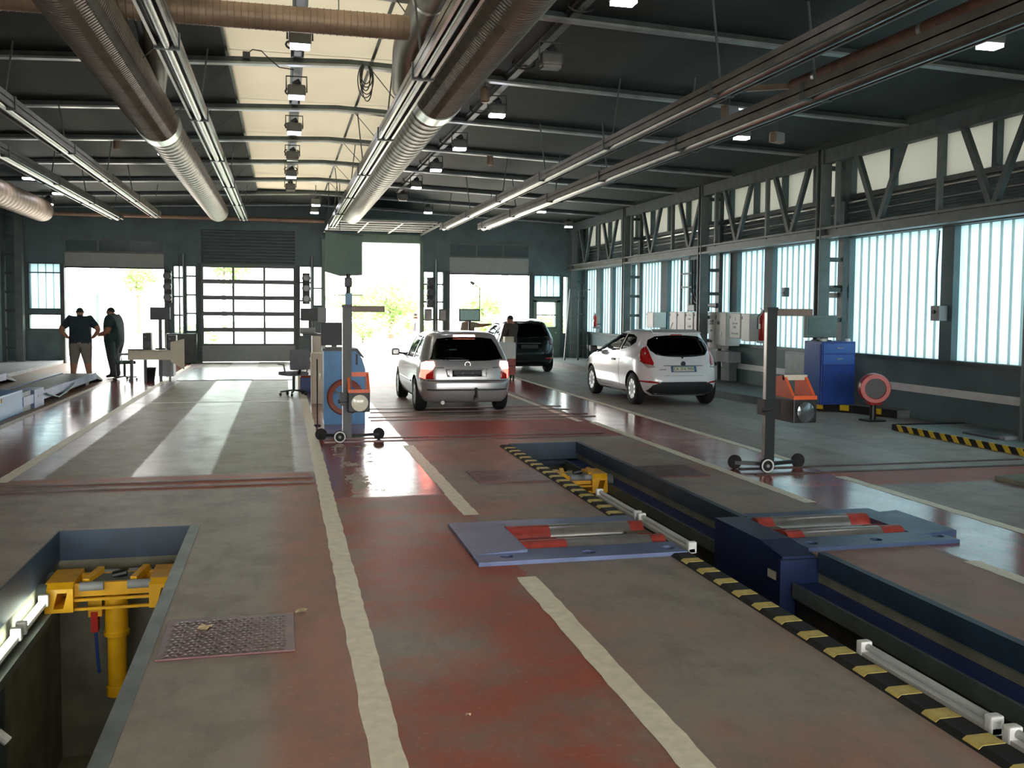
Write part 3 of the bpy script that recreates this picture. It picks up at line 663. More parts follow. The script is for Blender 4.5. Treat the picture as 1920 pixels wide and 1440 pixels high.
# fluorescent lamps of the left pit
def batten(x, y0, y1, z, lit, label, group, tilt=0):
    t = thing('tube_lamp', label, 'tube lamp', (x, y0, z), 0, group); Lh = y1-y0
    MB().box(-.03, .02, 0, Lh, -.05, -.02).build('batten', WHITEP, t)
    for yy in (0, Lh-.05): MB().cbox(-.035, .035, yy, yy+.05, -.055, .035, .01).build('end_holder', WHITEP, t)
    MB().cyl((.008, .05, .005), (.008, Lh-.05, .005), .02, 12).build('tube', TUBEG if lit else mat('unlit_tube', 'b9bcba', .2, 0, .05), t, smooth=True)
for y0_, y1_, lab in ((6.93, 7.6, 'lit fluorescent tube on the pit wall, ending at the yellow jack'), (5.66, 6.85, 'lit fluorescent tube on the pit wall above the pale socket')): batten(PITL[0]+.06, y0_, y1_, -.33, True, lab, 'lit pit tubes')
struct(MB().box(PITL[0]+.005, PITL[0]+.03, 2, 8.2, -.46, -.40).build('lamp_shelf', STEEL2), 'shelf under the lit pit tubes')
t = thing('socket_box', 'pale plug socket on the pit wall below the lit tubes', 'socket', (PITL[0]+.06, 6.2, -.72)); MB().cbox(-.06, .04, -.06, .06, -.07, .07, .01).build('box', GREYP, t); MB().cyl((.04, 0, -.02), (.10, 0, -.08), .03, 10).build('plug', WHITEP, t)
t = thing('trestle', 'blue steel trestle standing in the lamp-lit pit', 'trestle', (-1.42, 4.95, -1.9))
for p, q in (((0,0,.0),(0,0,1.45)), ((0,0,1.45),(-.2,-.3,1.05)), ((0,0,1.42),(.25,.35,.9)), ((-.2,-.3,1.05),(-.2,-.3,0)), ((.25,.35,.9),(.25,.35,0)), ((-.2,-.3,.5),(.25,.35,.5))): MB().beam(p, q, .05, .05).build('strut', DBLUE, t)
t = thing('air_hose', 'black hose curling down into the lamp-lit pit', 'hose', (-.98, 6.1, -1.9)); MB().tube([(.05, .5, 1.1), (.02, .2, .8), (-.02, -.1, .45), (-.12, -.4, .2), (-.3, -.7, .06), (-.5, -.9, .025)], .022, 8).build('hose', RUBBER, t, smooth=True)
# right pit
pr = pit('pit_right', PITR, -1.9, 'long inspection pit edged with black and yellow stripes')
def edge(y0, y1):
    MB().prism([(3.95, y0, .0), (3.99, y0, .0), (3.99, y0, .035), (3.93, y0, .035), (3.93, y0, -.12), (3.95, y0, -.12)], (0, y1-y0, 0)).build('edge_flange', NBLUE, pr)
    MB().box(3.74, 3.95, y0, y1, -.24, -.20).build('ledge_rail', mat('navy_ledge_paint', '1c2f60', .45, 0, .25, 4), pr); MB().box(3.72, 3.745, y0, y1, -.30, -.19).build('ledge_lip', STEEL2, pr); MB().box(3.76, 3.95, y0, y1, -.62, -.3).build('ledge_web', mat('dark_oily_steel', '3a3630', .6, .2, .3), pr)
edge(-3.0, 6.35); edge(7.6, 12.5)
MB().box(2.98, 3.95, 12.46, 12.5, -.3, .03).build('end_plate', NBLUE, pr); MB().box(3.0, 3.93, 12.3, 12.46, -.24, -.2).build('end_ledge', NBLUE, pr)
# striped strip along the pit
def stripe_strip(y0, y1):
    t = thing('striped_edging', 'black and yellow striped pit edging %s' % ('between the roller bed and the silver car' if y0 > 7 else 'running past the bare unlit tubes'), 'edging', (2.9, y0, 0))
    MB().prism([(-.06, 0, 0), (.09, 0, 0), (.09, 0, .022), (-.03, 0, .022)], (0, y1-y0, 0)).build('base_strip', RUBBER, t)
    y = .12; me = MB().prism([(-.05, 0, .012), (-.03, 0, .0245), (.085, .0, .0245), (.085, .10, .0245), (-.03, .10, .0245), (-.05, .10, .012)], (0, 0, -.006)).mesh('yellow_block', mat('worn_yellow_block', 'c9b565', .55, 0, .2, 20))
    while y < y1-y0-.1:
        o = bpy.data.objects.new('yellow_block', me); COL.objects.link(o); o.parent = t; o.location = (0, y, 0); y += .272
stripe_strip(.5, 6.62); stripe_strip(7.9, 12.45)
for y0, y1, lab in ((7.85, 8.95, 'unlit fluorescent tube between the roller bed and the far yellow jack'), (6.70, 7.80, 'unlit fluorescent tube beside the rollers of the blue-grey bed'), (3.48, 4.50, 'unlit fluorescent tube along the striped edging, with a free end'), (2.38, 3.42, 'unlit fluorescent tube along the striped edging near the torn paper scrap')): batten(3.065, y0, y1, .035, False, lab, 'unlit pit tubes')
t = pit_jack(3.03, 3.73, 10.75, -.1, 'yellow hydraulic jack far down the striped pit')
# brake tester housing at the pit edge
NAVYH = mat('navy_housing_paint', '16264c', .42, 0, .25, 4)
t = thing('tester_housing', 'dark blue sloped brake tester housing hanging over the pit edge', 'housing', (3.66, 6.4, 0))
MB().prism([(.0, .0, -.75), (.0, .0, .0), (.0, .35, .05), (.0, 1.15, .05), (.0, 1.15, -.75)], (.27, 0, 0)).build('body', NAVYH, t)
MB().box(-.01, 0, .08, .2, -.2, -.14).build('type_plate', CREAM, t); MB().box(-.03, .29, -.03, .02, -.75, -.02).build('end_cheek', NAVYH, t)
# roller beds
ROLL = mat('bare_roller_steel', 'b0aca6', .28, .75, .15, 6)
REDW = mat('worn_red_roller', 'a8453c', .4, .2, .2, 9)
def bed(B, label, side, BM):
    x0, x1, y0, y1 = B; xo = x0-.14 if side < 0 else x0-.01; t = thing('roller_bed', label, 'roller bed', (0, 0, 0))
    MB().box(x0-.02, x1, y0-.02, y1+.02, -.34, -.30).build('tray', BLACK, t)
    for a, b, c, d in ((xo, x1+.0, y0-.12, y0+.20), (xo, x1, y1-.10, y1+.12)): 
        cp = MB().cbox(a, b, c, d, -.02, .03, .006).build('cover_plate', BM, None)
        if c < y0:
            hc = MB()
            for xx in (x0+.1, (x0+x1)/2, x1-.1): hc.cyl((xx, y0+.02, -.012), (xx, y0+.02, .06), .05, 20)
            boolean(cp, [(hc, [BM])])
        cp.parent = t
    xa, xb = (x0-.14, x0+.28) if side < 0 else (x1-.24, x1+.14)
    MB().prism([(xa, y0+.1, .03), (xb, y0+.1, .05), (xb, y1-.1, .05), (xa, y1-.1, .03)], (0, 0, -.06)).build('end_cover', BM, t)
    ra, rb = (x0+.28, x1-.02) if side < 0 else (x0+.03, x1-.24)
    for k, yy in enumerate((y0+.33, y0+.57, y0+.82)):
        r = .10 if k != 1 else .055
        def seg(a, b, m, nm): MB().cyl((a, yy, -.04), (b, yy, -.04), r, 24).build(nm, m, t, smooth=True)
        if side < 0: seg(ra, ra+.36, REDW, 'roller_end'); seg(ra+.36, rb-.12, ROLL, 'roller'); seg(rb-.12, rb, REDW, 'roller_end')
        else: seg(ra, ra+.15, REDW, 'roller_end'); seg(ra+.15, rb-.2, ROLL, 'roller'); seg(rb-.2, rb, REDW, 'roller_end')
bed(BEDL, 'blue-grey brake tester roller bed with red and bare steel rollers beside the striped edging', -1, BEDBLUE)
bed(BEDR, 'dark blue brake tester roller bed on the far side of the pit', 1, mat('worn_slate_bed_paint', '46587a', .4, .15, .3, 4))
# steel frames painted on the floor around beds
# chequer plates
def chequer(x0, x1, y0, y1, label, rust=True):
    t = thing('chequer_plate', label, 'plate', ((x0+x1)/2, (y0+y1)/2, 0)); w = (x1-x0)/2; d = (y1-y0)/2
    MB().cbox(-w, w, -d, d, .0, .012, .003).build('plate', mat('reddish_plate_paint', '6e4a4c', .38, .3, .3, 5), t)
    st = MB(); k = 0; y = -d+.04
    while y < d-.03:
        x = -w+.05+(k % 2)*.02
        while x < w-.04:
            s = 1 if (k+int(round((x+w)/.045))) % 2 else -1
            c = Vector((x, y, .0125)); a = Vector((.014, .010*s, 0)); p = Vector((-.004*s, .006, 0))
            st.add([c-a-p, c+a-p, c+a+p, c-a+p, c+Vector((0,0,.004))], [(0,1,4),(1,2,4),(2,3,4),(3,0,4)]); x += .045
        y += .042; k += 1
    o = st.build('raised_studs', mat('worn_steel_studs', '8d8584', .3, .6, .3, 9), t); o['kind'] = 'stuff'
chequer(-.66, .055, 5.15, 5.80, 'reddish steel chequer plate beside the lamp-lit pit')
chequer(2.02, 2.80, 9.8, 10.55, 'reddish steel chequer plate beside the striped edging')
chequer(4.0, 4.66, 9.75, 10.5, 'worn red chequer plate beyond the striped pit')
for (x, y, r, lab) in ((-.44, 5.62, .3, 'dry curled leaf lying on the chequer plate'), (.10, 5.83, 1.0, 'dry curled leaf lying on the floor beside the chequer plate'), (2.02, 3.30, 2.2, 'torn paper scrap on the floor beside the striped edging'), (.81, 4.15, .7, 'tiny paper fleck on the red floor between the white lines')):
    rnd = random.Random(int(x*100)); s = .055 if 'fleck' not in lab else .02
    ring = [(s*math.cos(a)*rnd.uniform(.5, 1.15), s*.8*math.sin(a)*rnd.uniform(.5, 1.15), rnd.uniform(.0, .014)) for a in [2*math.pi*i/11 for i in range(11)]]
    mb = MB().add([(0,0,.012)]+ring, [(0, i+1, (i+1) % 11+1) for i in range(11)])
    o = mb.build('dry_leaf' if 'leaf' in lab else 'paper_scrap', mat('dry_leaf_tan', 'c9b48c', .7, 0, .2, 40), loc=(x, y, .013 if y < 5.75 and 'leaf' in lab else .003)); o.rotation_euler.z = r; tag(o, lab, 'leaf' if 'leaf' in lab else 'paper')
# rails set in the floor
RST = mat('worn_floor_rail', '5d4c48', .4, .5, .3, 3)
def frail(x0, x1, y, lab, pair=.32):
    t = thing('floor_rail', lab, 'rail', (0, y, 0))
    for dy in (0, pair):
        MB().box(x0, x1, dy-.03, dy-.012, 0, .012).build('rail_bar', RST, t); MB().box(x0, x1, dy+.012, dy+.03, 0, .012).build('rail_bar', RST, t)
frail(-4.1, .32, 10.22, 'pair of low steel rails across the glazed-door lane')
frail(.55, 4.7, 13.25, 'pair of low steel rails under the headlight tester by the blue machine')
frail(5.2, 9.1, 9.72, 'pair of low steel rails under the headlight tester on the red aisle', .4)
frail(1.4, 5.3, 15.7, 'pair of steel rails across the silver car lane', .45)
frail(1.5, 5.2, 16.9, 'second pair of steel rails under the silver car tail', .6)
# roller plate far in lane 1
t = thing('floor_plate', 'grey steel floor plate with a bright centre in front of the glazed door', 'plate', (-1.1, 27.6, 0))
MB().cbox(-1.5, 1.4, -2.6, 2.6, 0, .015, .004).build('frame', mat('dull_plate', '77767c', .25, .5, .15), t); MB().cbox(-.55, .35, -2.5, 2.4, .015, .025, .004).build('centre_plate', GALV, t)
# ------------------------------------------------------------------ headlight testers
def tester(x, y, label, lit, box_x, wheel_col, dz=0.):
    t = thing('headlight_tester', label, 'headlight tester', (x, y, 0))
    MB().box(-.05, .07, -.04, .04, .05, 1.88).build('mast', mat('dark_mast_metal', '222526', .4, .1, .15), t)
    MB().box(-.055, -.05, -.03, .03, .12, 1.84).build('mast_guide', GALV, t)
    MB().cbox(.07, .53, -.035, .03, 1.80, 1.885, .008).build('mirror_arm', mat('brown_arm', '7a6a60', .5, 0, .15), t)
    MB().box(-.06, .08, -.045, .045, 1.86, 1.90).build('mast_cap', BLACK, t)
    # base: three legs with wheels
    for (wx, wy, big) in ((-.10, -.14, 1), (.46, .10, 0), (-.34, .14, 0)):
        MB().beam((0, 0, .07), (wx, wy, .075), .05, .04).build('base_leg', BLACK, t)
        w = MB(); w.lathe([(.03, -.02), (.075, -.025), (.083, -.015), (.083, .015), (.075, .025), (.03, .02)], 22, (0, 1, 0), (wx, wy-(.04 if big else 0), .083))
        wo = w.build('wheel', RUBBER, t, smooth=True)
        if big:
            MB().lathe([(.062, -.03), (.078, -.03), (.078, -.024), (.062, -.024)], 24, (0, 1, 0), (wx, wy-.04, .083), ring=True).build('tread_ring', wheel_col, wo, smooth=True)
            MB().cyl((wx, wy-.08, .083), (wx, wy-.02, .083), .02, 10).build('hub', GREYP, wo)
    # optical box
    n0 = set(t.children)
    bx = box_x
    MB().cbox(bx, bx+.30, -.22, .22, .42, .70, .015).build('optical_box', BLACK, t)
    MB().prism([(bx-.0, -.215, .70), (bx-.0, .22, .70), (bx-.0, .22, .93), (bx-.0, .02, .96)], (.035, 0, 0)).build('hood_side', ORANGE, t)
    MB().prism([(bx+.265, -.215, .70), (bx+.265, .22, .70), (bx+.265, .22, .93), (bx+.265, .02, .96)], (.035, 0, 0)).build('hood_side', ORANGE, t)
    MB().box(bx, bx+.30, -.222, -.19, .69, .735).build('hood_lip', ORANGE, t); MB().box(bx, bx+.30, .0, .04, .90, .96).build('hood_top', CREAM if not lit else ORANGE, t)
    MB().box(bx+.03, bx+.27, -.18, .0, .70, .705).build('screen', mat('pale_screen', 'b9b29c', .3), t)
    c = (bx+.16, -.222, .55)
    MB().lathe([(.115, -.012), (.125, -.012), (.125, .01), (.115, .01)], 28, (0, 1, 0), c, ring=True).build('lens_ring', BLACK, t, smooth=True)
    MB().lathe([(.001, -.02), (.06, -.016), (.115, -.002), (.115, .01)], 28, (0, 1, 0), c).build('lens', mat('pale_tester_lens', 'e6e2cc', .08, 0, .05) if lit else mat('dark_tester_lens', '6d7478', .08, .6, .3, 9), t, smooth=True)
    MB().box(-.09, .12, -.08, .09, .5, .68).build('carriage', BLACK, t); MB().cyl((-.12, -.06, .56), (.0, -.06, .56), .025, 10).build('clamp_knob', BLACK, t)
    for ch in t.children:
        if ch not in n0: ch.location.z = dz
    return t
tester(.855, 13.35, 'headlight tester on wheels with a pale round lens, in front of the blue machine', True, .01, WHITEP)
tester(5.50, 10.02, 'headlight tester on wheels with a dark lens and orange hood on the red aisle', False, .20, WHITEP, .15)
# ------------------------------------------------------------------ blue emission machine by the aisle
t = thing('test_machine', 'light blue test machine cabinet with a red hose ring beside the white line', 'machine', (.63, 15.3, 0))
MB().prism([(0, 0, 0), (.65, 0, 0), (.65, 0, .88), (.60, 0, 1.05), (.50, 0, 1.17), (0, 0, 1.17)], (0, .55, 0)).build('body', BLUE, t)
MB().prism([(-.02, -.02, 1.17), (.50, -.02, 1.17), (.61, -.02, 1.06), (.64, -.02, 1.06), (.53, -.02, 1.21), (-.02, -.02, 1.21)], (0, .6, 0)).build('top_cover', DGREYP, t)
MB().box(.50, .53, -.012, .0, .95, 1.12).build('grip_slot', BLACK, t)
MB().lathe([(.20, -.05), (.27, -.06), (.29, -.03), (.27, .02), (.20, .0)], 36, (0, 1, 0), (.33, -.03, .44), ring=True).build('hose_ring', mat('rust_red_hose', '8f4334', .5, 0, .15), t, smooth=True)
MB().lathe([(.19, -.01), (.20, -.01), (.2, .0), (.001, .0)], 28, (0, 1, 0), (.33, -.004, .44)).build('reel_disc', BLUE, t)
for k in range(3): MB().beam((.33, -.04, .44), (.33+.2*math.cos(.5+2.09*k), -.04, .44+.2*math.sin(.5+2.09*k)), .02, .02).build('reel_spoke', STEEL2, t)
for x in (.08, .57): MB().cyl((x, .08, 0), (x, .12, .0), .03, 8).build('foot', BLACK, t)
t = thing('monitor', 'dark backed monitor standing on the light blue machine', 'monitor', (.80, 15.5, 1.21))
Mt = Matrix.Translation((0, 0, .22)) @ Matrix.Rotation(math.radians(-12), 4, 'X')
MB().cbox(-.21, .19, -.03, .03, -.18, .19, .01, M=Mt).build('panel', DGREYP, t); MB().box(-.04, .04, -.03, .03, 0, .1).build('stand', BLACK, t); MB().cbox(-.14, .14, -.1, .1, 0, .02, .006).build('base', GREYP, t); MB().box(-.17, .17, .03, .035, -.15, .16, M=Mt).build('screen', BLACK, t)
t = thing('camera_post', 'tall slim blue post with a sensor head behind the light blue machine', 'post', (1.06, 16.0, 0))
MB().box(-.05, .06, -.04, .04, 0, 2.1).build('post', mat('steel_blue_post', '4f7088', .4, .2, .12), t); MB().cyl((0, 0, 2.1), (0, 0, 2.42), .035, 12).build('neck', BLACK, t); MB().cbox(-.06, .06, -.06, .06, 2.2, 2.36, .02).build('sensor_head', DGREYP, t); MB().box(-.24, .24, -.01, .01, 2.06, 2.075).build('cross_bar', STEEL2, t)
t = thing('rod_stand', 'thin dark rod on a small foot beside the light blue machine', 'rod', (.52, 15.15, 0)); MB().cyl((0, 0, .02), (0, 0, 1.05), .01, 8).build('rod', BLACK, t); MB().lathe([(.06, 0), (.05, .02), (.01, .03)], 14).build('foot', BLACK, t)
# ------------------------------------------------------------------ desk in the middle
t = thing('workstation', 'cream computer workstation cabinet behind the light blue machine', 'cabinet', (.62, 20.9, 0))
MB().cbox(0, .28, 0, .9, 0, 1.25, .02).build('side_cabinet', CREAM, t); MB().cbox(-.32, 0, .1, .9, .70, .74, .01).build('worktop', CREAM, t); MB().box(-.30, -.26, .12, .9, 0, .7).build('leg', CREAM, t); MB().cbox(-.2, .26, .15, .85, 1.25, 1.29, .01).build('top_shelf', DGREYP, t)
MB().box(.0, .29, -.01, 0, .05, .6).build('cabinet_door', CREAM, t)
t = thing('cream_cabinet', 'narrow cream cabinet between the workstation and the light blue machine', 'cabinet', (.63, 18.6, 0)); MB().cbox(-.1, .12, 0, .5, 0, .98, .015).build('body', CREAM, t); MB().box(-.08, .10, -.012, 0, .05, .92).build('door', CREAM, t); MB().box(.05, .07, -.03, -.012, .5, .6).build('handle', GALV, t)
t = thing('monitor', 'black monitor on the workstation shelf facing the glazed door', 'monitor', (.58, 21.3, 1.29)); MB().cbox(-.2, .17, -.03, .05, .28, .55, .012).build('panel', BLACK, t); MB().box(-.03, .03, -.02, .02, 0, .3).build('stand', BLACK, t); MB().cbox(-.15, .15, -.1, .1, 0, .02, .006).build('base', BLACK, t)
t = thing('paper_holder', 'pale board clipped beside the black workstation monitor', 'board', (.84, 21.2, 1.29)); MB().cbox(-.09, .09, -.01, .01, .25, .57, .004).build('board', GREYP, t); MB().box(-.01, .01, -.01, .01, 0, .25).build('stem', GREYP, t)
t = thing('printer', 'small grey printer on the workstation shelf', 'printer', (.52, 21.0, 1.29)); MB().cbox(-.16, .16, -.0, .2, 0, .13, .015).build('body', GREYP, t); MB().box(-.12, .12, -.06, 0, .03, .04).build('paper_tray', DGREYP, t)
def office_chair(x, y, rz, label, m):
    t = thing('office_chair', label, 'chair', (x, y, 0), rz)
    MB().cbox(-.24, .24, -.22, .24, .42, .50, .03).build('seat', m, t); MB().cbox(-.23, .23, -.30, -.23, .55, .98, .05).build('backrest', m, t); MB().beam((0, -.2, .44), (0, -.29, .6), .06, .02).build('back_support', BLACK, t)
    MB().cyl((0, 0, .1), (0, 0, .42), .03, 12).build('gas_post', BLACK, t)
    for s in (-1, 1): MB().tube([(s*.25, -.1, .46), (s*.29, -.1, .66), (s*.29, .14, .66)], .018, 6).build('armrest', GREYP, t)
    for k in range(5):
        a = 2*math.pi*k/5+.3; e = Vector((.28*math.cos(a), .28*math.sin(a), .08))
        l = MB().beam((0, 0, .11), e, .04, .03).build('base_leg', BLACK, t); MB().lathe([(.01, -.02), (.03, -.02), (.03, .02), (.01, .02)], 12, (math.cos(a+1.5), math.sin(a+1.5), 0), e-Vector((0, 0, .05))).build('castor', BLACK, l)
office_chair(.22, 20.6, .5, 'grey office chair with castors at the cream workstation', mat('grey_chair_fabric', '7c7f86', .8, 0, .1))
t = thing('waste_box', 'blue and red crate under the workstation', 'crate', (.46, 21.25, 0)); MB().cbox(-.1, .16, 0, .3, 0, .32, .01).build('crate', DBLUE, t); MB().box(-.08, .14, .03, .27, .32, .36).build('content', mat('red_cloth', '9c4434', .8), t)
# ------------------------------------------------------------------ desk on the left
t = thing('desk', 'cream desk with a raised side screen on the glossy red aisle', 'desk', (-3.70, 24.8, 0))
MB().cbox(0, 1.1, 0, .7, .74, .78, .01).build('desk_top', CREAM, t); MB().box(0, 1.05, .0, .03, .54, .74).build('front_panel', CREAM, t)
for x in (.04, .36, .72): MB().box(x, x+.07, .06, .14, 0, .74).build('leg', DGREYP, t)
MB().box(.70, 1.05, .1, .65, .12, .54).build('drawer_unit', GREYP, t)
MB().prism([(1.0, -.05, .50), (1.32, -.05, .30), (1.32, -.05, 1.06), (1.0, -.05, .98)], (0, .03, 0)).build('side_screen', CREAM, t)
MB().box(.95, 1.0, .02, .08, 0, .74).build('leg', GREYP, t)
for (x, lab, w, h) in ((.42, 'black computer case standing on the cream desk', .2, .42), (1.0, 'black monitor stack on the cream desk by the signal', .22, .36)):
    t = thing('computer', lab, 'computer', (-3.70+x, 25.15, .781)); MB().cbox(-w/2, w/2, -.15, .15, 0, h, .015).build('case', BLACK, t); MB().box(-w/2+.02, w/2-.02, -.156, -.15, .05, h*.5).build('front_plate', DGREYP, t); MB().cyl((-.04, -.156, h*.75), (-.04, -.16, h*.75), .015, 10).build('button', GREYP, t)
t = thing('monitor', 'grey backed monitor on a tall stand above the cream desk', 'monitor', (-3.0, 25.35, .781)); MB().cbox(-.24, .24, -.04, .04, .74, 1.06, .015).build('panel', DGREYP, t); MB().box(-.04, .04, -.03, .03, 0, .78).build('stand', DGREYP, t); MB().cbox(-.12, .12, -.1, .1, 0, .03, .01).build('base', BLACK, t); MB().box(-.2, .2, .04, .045, .77, 1.03).build('screen', BLACK, t)
t = thing('keyboard', 'black keyboard lying on the cream desk', 'keyboard', (-3.52, 24.92, .781)); MB().cbox(-.2, .2, -.07, .07, 0, .02, .006).build('case', BLACK, t); MB().box(-.18, .18, -.055, .055, .02, .025).build('keys', DGREYP, t)
t = thing('waste_bin', 'black waste bin under the cream desk', 'bin', (-3.22, 25.1, 0)); MB().lathe([(.1, 0), (.14, .32), (.15, .33), (.13, .33), (.09, .02)], 18, ring=True).build('bin', BLACK, t, smooth=True); MB().lathe([(.145, .32), (.155, .32), (.155, .34), (.145, .34)], 18, ring=True).build('rim', DGREYP, t)
office_chair(-3.85, 25.3, -1.3, 'dark green office chair pulled up to the cream desk', mat('green_chair_fabric', '40584e', .8, 0, .1))
# ------------------------------------------------------------------ centre-lane monitor stand behind the silver car
t = thing('monitor', 'dark flat screen on a stand in front of the pointing man', 'monitor', (5.25, 27.0, 0)); MB().cbox(-.31, .31, -.03, .03, 1.50, 1.86, .012).build('panel', DGREYP, t); MB().box(-.28, .28, -.034, -.03, 1.54, 1.83).build('screen', mat('dim_screen', '5a6a6c', .2, emit='8fb0a0', estr=.12), t); MB().box(-.03, .03, -.02, .02, .9, 1.52).build('stand', BLACK, t); MB().cbox(-.3, .3, -.25, .25, 0, .9, .02).build('cabinet', CREAM, t)
MB().tube([(.3, .02, 1.85), (.3, .02, 2.45), (.1, 0, 2.6)], .012, 6).build('lamp_arm', STEEL2, t); MB().cyl((.12, 0, 2.58), (.02, -.03, 2.64), .05, 10, r2=.03).build('lamp_head', GREYP, t)
t = thing('tool_trolley', 'white and red trolley beside the man at the dark car', 'trolley', (5.78, 24.6, 0)); MB().cbox(-.28, .22, -.2, .2, .55, .98, .015).build('cabinet', WHITEP, t); MB().cbox(-.28, .22, -.2, .2, .12, .55, .015).build('drawer_block', mat('trolley_red', 'a8564e', .45), t); MB().box(-.26, .2, -.21, -.2, .35, .37).build('drawer_gap', BLACK, t); MB().box(-.05, .2, -.05, .15, .98, 1.13).build('paper_tray', CREAM, t)
for x in (-.22, .16):
    for yy in (-.15, .15): MB().lathe([(.02, -.02), (.06, -.02), (.06, .02), (.02, .02)], 14, (1, 0, 0), (x, yy, .06)).build('castor', BLACK, t); MB().box(x-.015, x+.015, yy-.015, yy+.015, .06, .13).build('castor_fork', GALV, t)
# hanging green board
t = thing('hanging_board', 'large green-grey board hung in front of the tall doorway', 'board', (1.68, 27.0, 2.8))
MB().prism([(-.52, 0, .06), (-.1, 0, -.06), (.50, 0, -.02), (.50, 0, 1.08), (-.52, 0, 1.19)], (0, .06, 0)).build('board', mat('green_grey_board', '6d8579', .55, 0, .06), t)
MB().prism([(-.54, -.02, 1.17), (.52, -.02, 1.06), (.52, -.02, 1.10), (-.54, -.02, 1.22)], (0, .1, 0)).build('top_rail', STEEL, t)
for x in (-.42, -.12): MB().beam((x, .03, 1.1), (x, .03, 2.72), .02, .02).build('hanger', STEEL, t)
# ------------------------------------------------------------------ runway lift on the left
t = thing('runway_lift', 'low blue vehicle lift with two runways and ramps beside the two men', 'vehicle lift', (-5.0, 17.0, 0))
for xa, xb, nm in ((-.15, .62, 'runway'), (-2.15, -1.35, 'runway')):
    MB().cbox(xa, xb, .9, 7.5, .14, .24, .012).build(nm, mat('brown_runway', '6f675c', .55, .1, .2, 3), t)
    MB().box(xb-.04, xb+.01, .9, 7.5, .10, .26).build('side_rail', BEDBLUE, t); MB().box(xa-.01, xa+.04, .9, 7.5, .10, .26).build('side_rail', BEDBLUE, t)
    MB().prism([(xa, 7.5, .24), (xa, 8.4, .02), (xa, 8.4, 0), (xa, 7.5, .12)], (xb-xa, 0, 0)).build('ramp', STEEL, t)
    for yy in (2.2, 4.5, 6.8): MB().box(xa+.1, xb-.1, yy, yy+.4, 0, .14).build('foot', STEEL, t)
MB().cbox(-.2, .62, -.9, .9, 0, .40, .02).build('end_housing', BLUE, t)
MB().box(.35, .60, .9, 1.5, 0, .34).build('mid_housing', mat('grey_green_steel', '6f7f7c', .5, 0, .15), t); MB().box(.36, .64, 1.6, 2.3, 0, .33).build('valve_box', BEDBLUE, t); MB().box(.642, .65, 1.85, 1.92, .18, .22).build('badge', WHITEP, t)
for k in range(6): MB().box(.622, .627, -.85+k*.09, -.81+k*.09, .29, .36).build('warning_stripe', mat('worn_yellow_block', 'c9b565', .55, 0, .2, 20), t)
MB().tube([(.66, 2.4, .2), (.7, 3.2, .06), (.68, 4.2, .12), (.66, 5.0, .2)], .018, 6).build('hydraulic_hose', mat('teal_hose', '4a7a78', .5), t, smooth=True)
t = thing('loose_ramp', 'dark folded ramp plate lying on the runway lift', 'ramp', (-6.75, 19.5, .26)); MB().prism([(-.3, -.7, 0), (.3, -.7, .02), (.3, .6, .14), (-.3, .6, .14)], (0, 0, .03)).build('plate', STEEL, t); MB().box(-.28, .32, .55, .6, .12, .19).build('edge_bar', GALV, t)
# kerbs and platforms
struct(MB().box(XL, -6.9, 22.0, YB, 0, .10).build('walkway_left', mat('walkway_concrete', '85898a', .7, 0, .15)), 'low grey concrete walkway along the side wall')
wk = struct(MB().prism([(8.75, YB, 0), (8.95, 22, 0), (9.25, 17, 0), (9.55, 16.2, 0), (10.2, 15.4, 0), (10.45, 14.5, 0), (XR, 14.5, 0), (XR, YB, 0)], (0, 0, .14)).build('walkway_right', mat('walkway_dark', '6a706e', .65, 0, .2)), 'raised dark walkway along the window wall')
pts = [(9.235, 17.0), (9.535, 16.2), (10.19, 15.4), (10.44, 14.5)]
kn = MB()
for a, b in zip(pts, pts[1:]): kn.beam((*a, .07), (*b, .07), .03, .145)
kn.build('black_kerb', RUBBER, wk)
for (x, y, dx, dy) in ((9.40, 16.55, .3, -.8), (9.72, 15.95, .65, -.8), (10.02, 15.58, .65, -.8), (10.30, 14.95, .25, -.9)):
    d = Vector((dx, dy, 0)).normalized(); MB().beam((x, y, .09), (x+d.x*.16, y+d.y*.16, .09), .05, .10).build('yellow_mark', mat('worn_yellow_mark', 'c2a416', .5, 0, .15), wk)
pf = struct(MB().box(9.38, XR, 6.5, 13.1, 0, .07).build('platform_right', mat('platform_grey', '7c8480', .6, 0, .15)), 'low grey platform with a black and yellow edge')
MB().box(9.35, 9.38, 6.5, 13.1, 0, .09).build('platform_edge', RUBBER, pf); MB().box(9.38, XR, 13.1, 13.13, 0, .09).build('platform_edge', RUBBER, pf)
for k in range(26):
    y = 6.55+k*.25; MB().prism([(9.34, y, .0), (9.34, y+.1, .0), (9.34, y+.18, .094), (9.34, y+.08, .094)], (.045, 0, 0)).build('yellow_mark', mat('worn_yellow_mark', 'c2a416', .5, 0, .15), pf)
t = thing('tool_tray', 'flat dark tray with a pale block on the low grey platform', 'tray', (9.95, 11.7, .07)); MB().cbox(-.16, .16, -.35, .35, 0, .03, .008).build('tray', DGREYP, t); MB().cbox(-.1, .1, -.45, -.3, .0, .05, .008).build('block', GREYP, t)
t = thing('floor_block', 'low grey concrete block at the edge of the window-side lane', 'block', (7.85, 8.55, 0)); MB().cbox(-.18, .2, -.25, .35, 0, .06, .015).build('block', CONC, t); MB().box(-.16, .18, -.2, -.1, .06, .08).build('lip', GREYP, t)
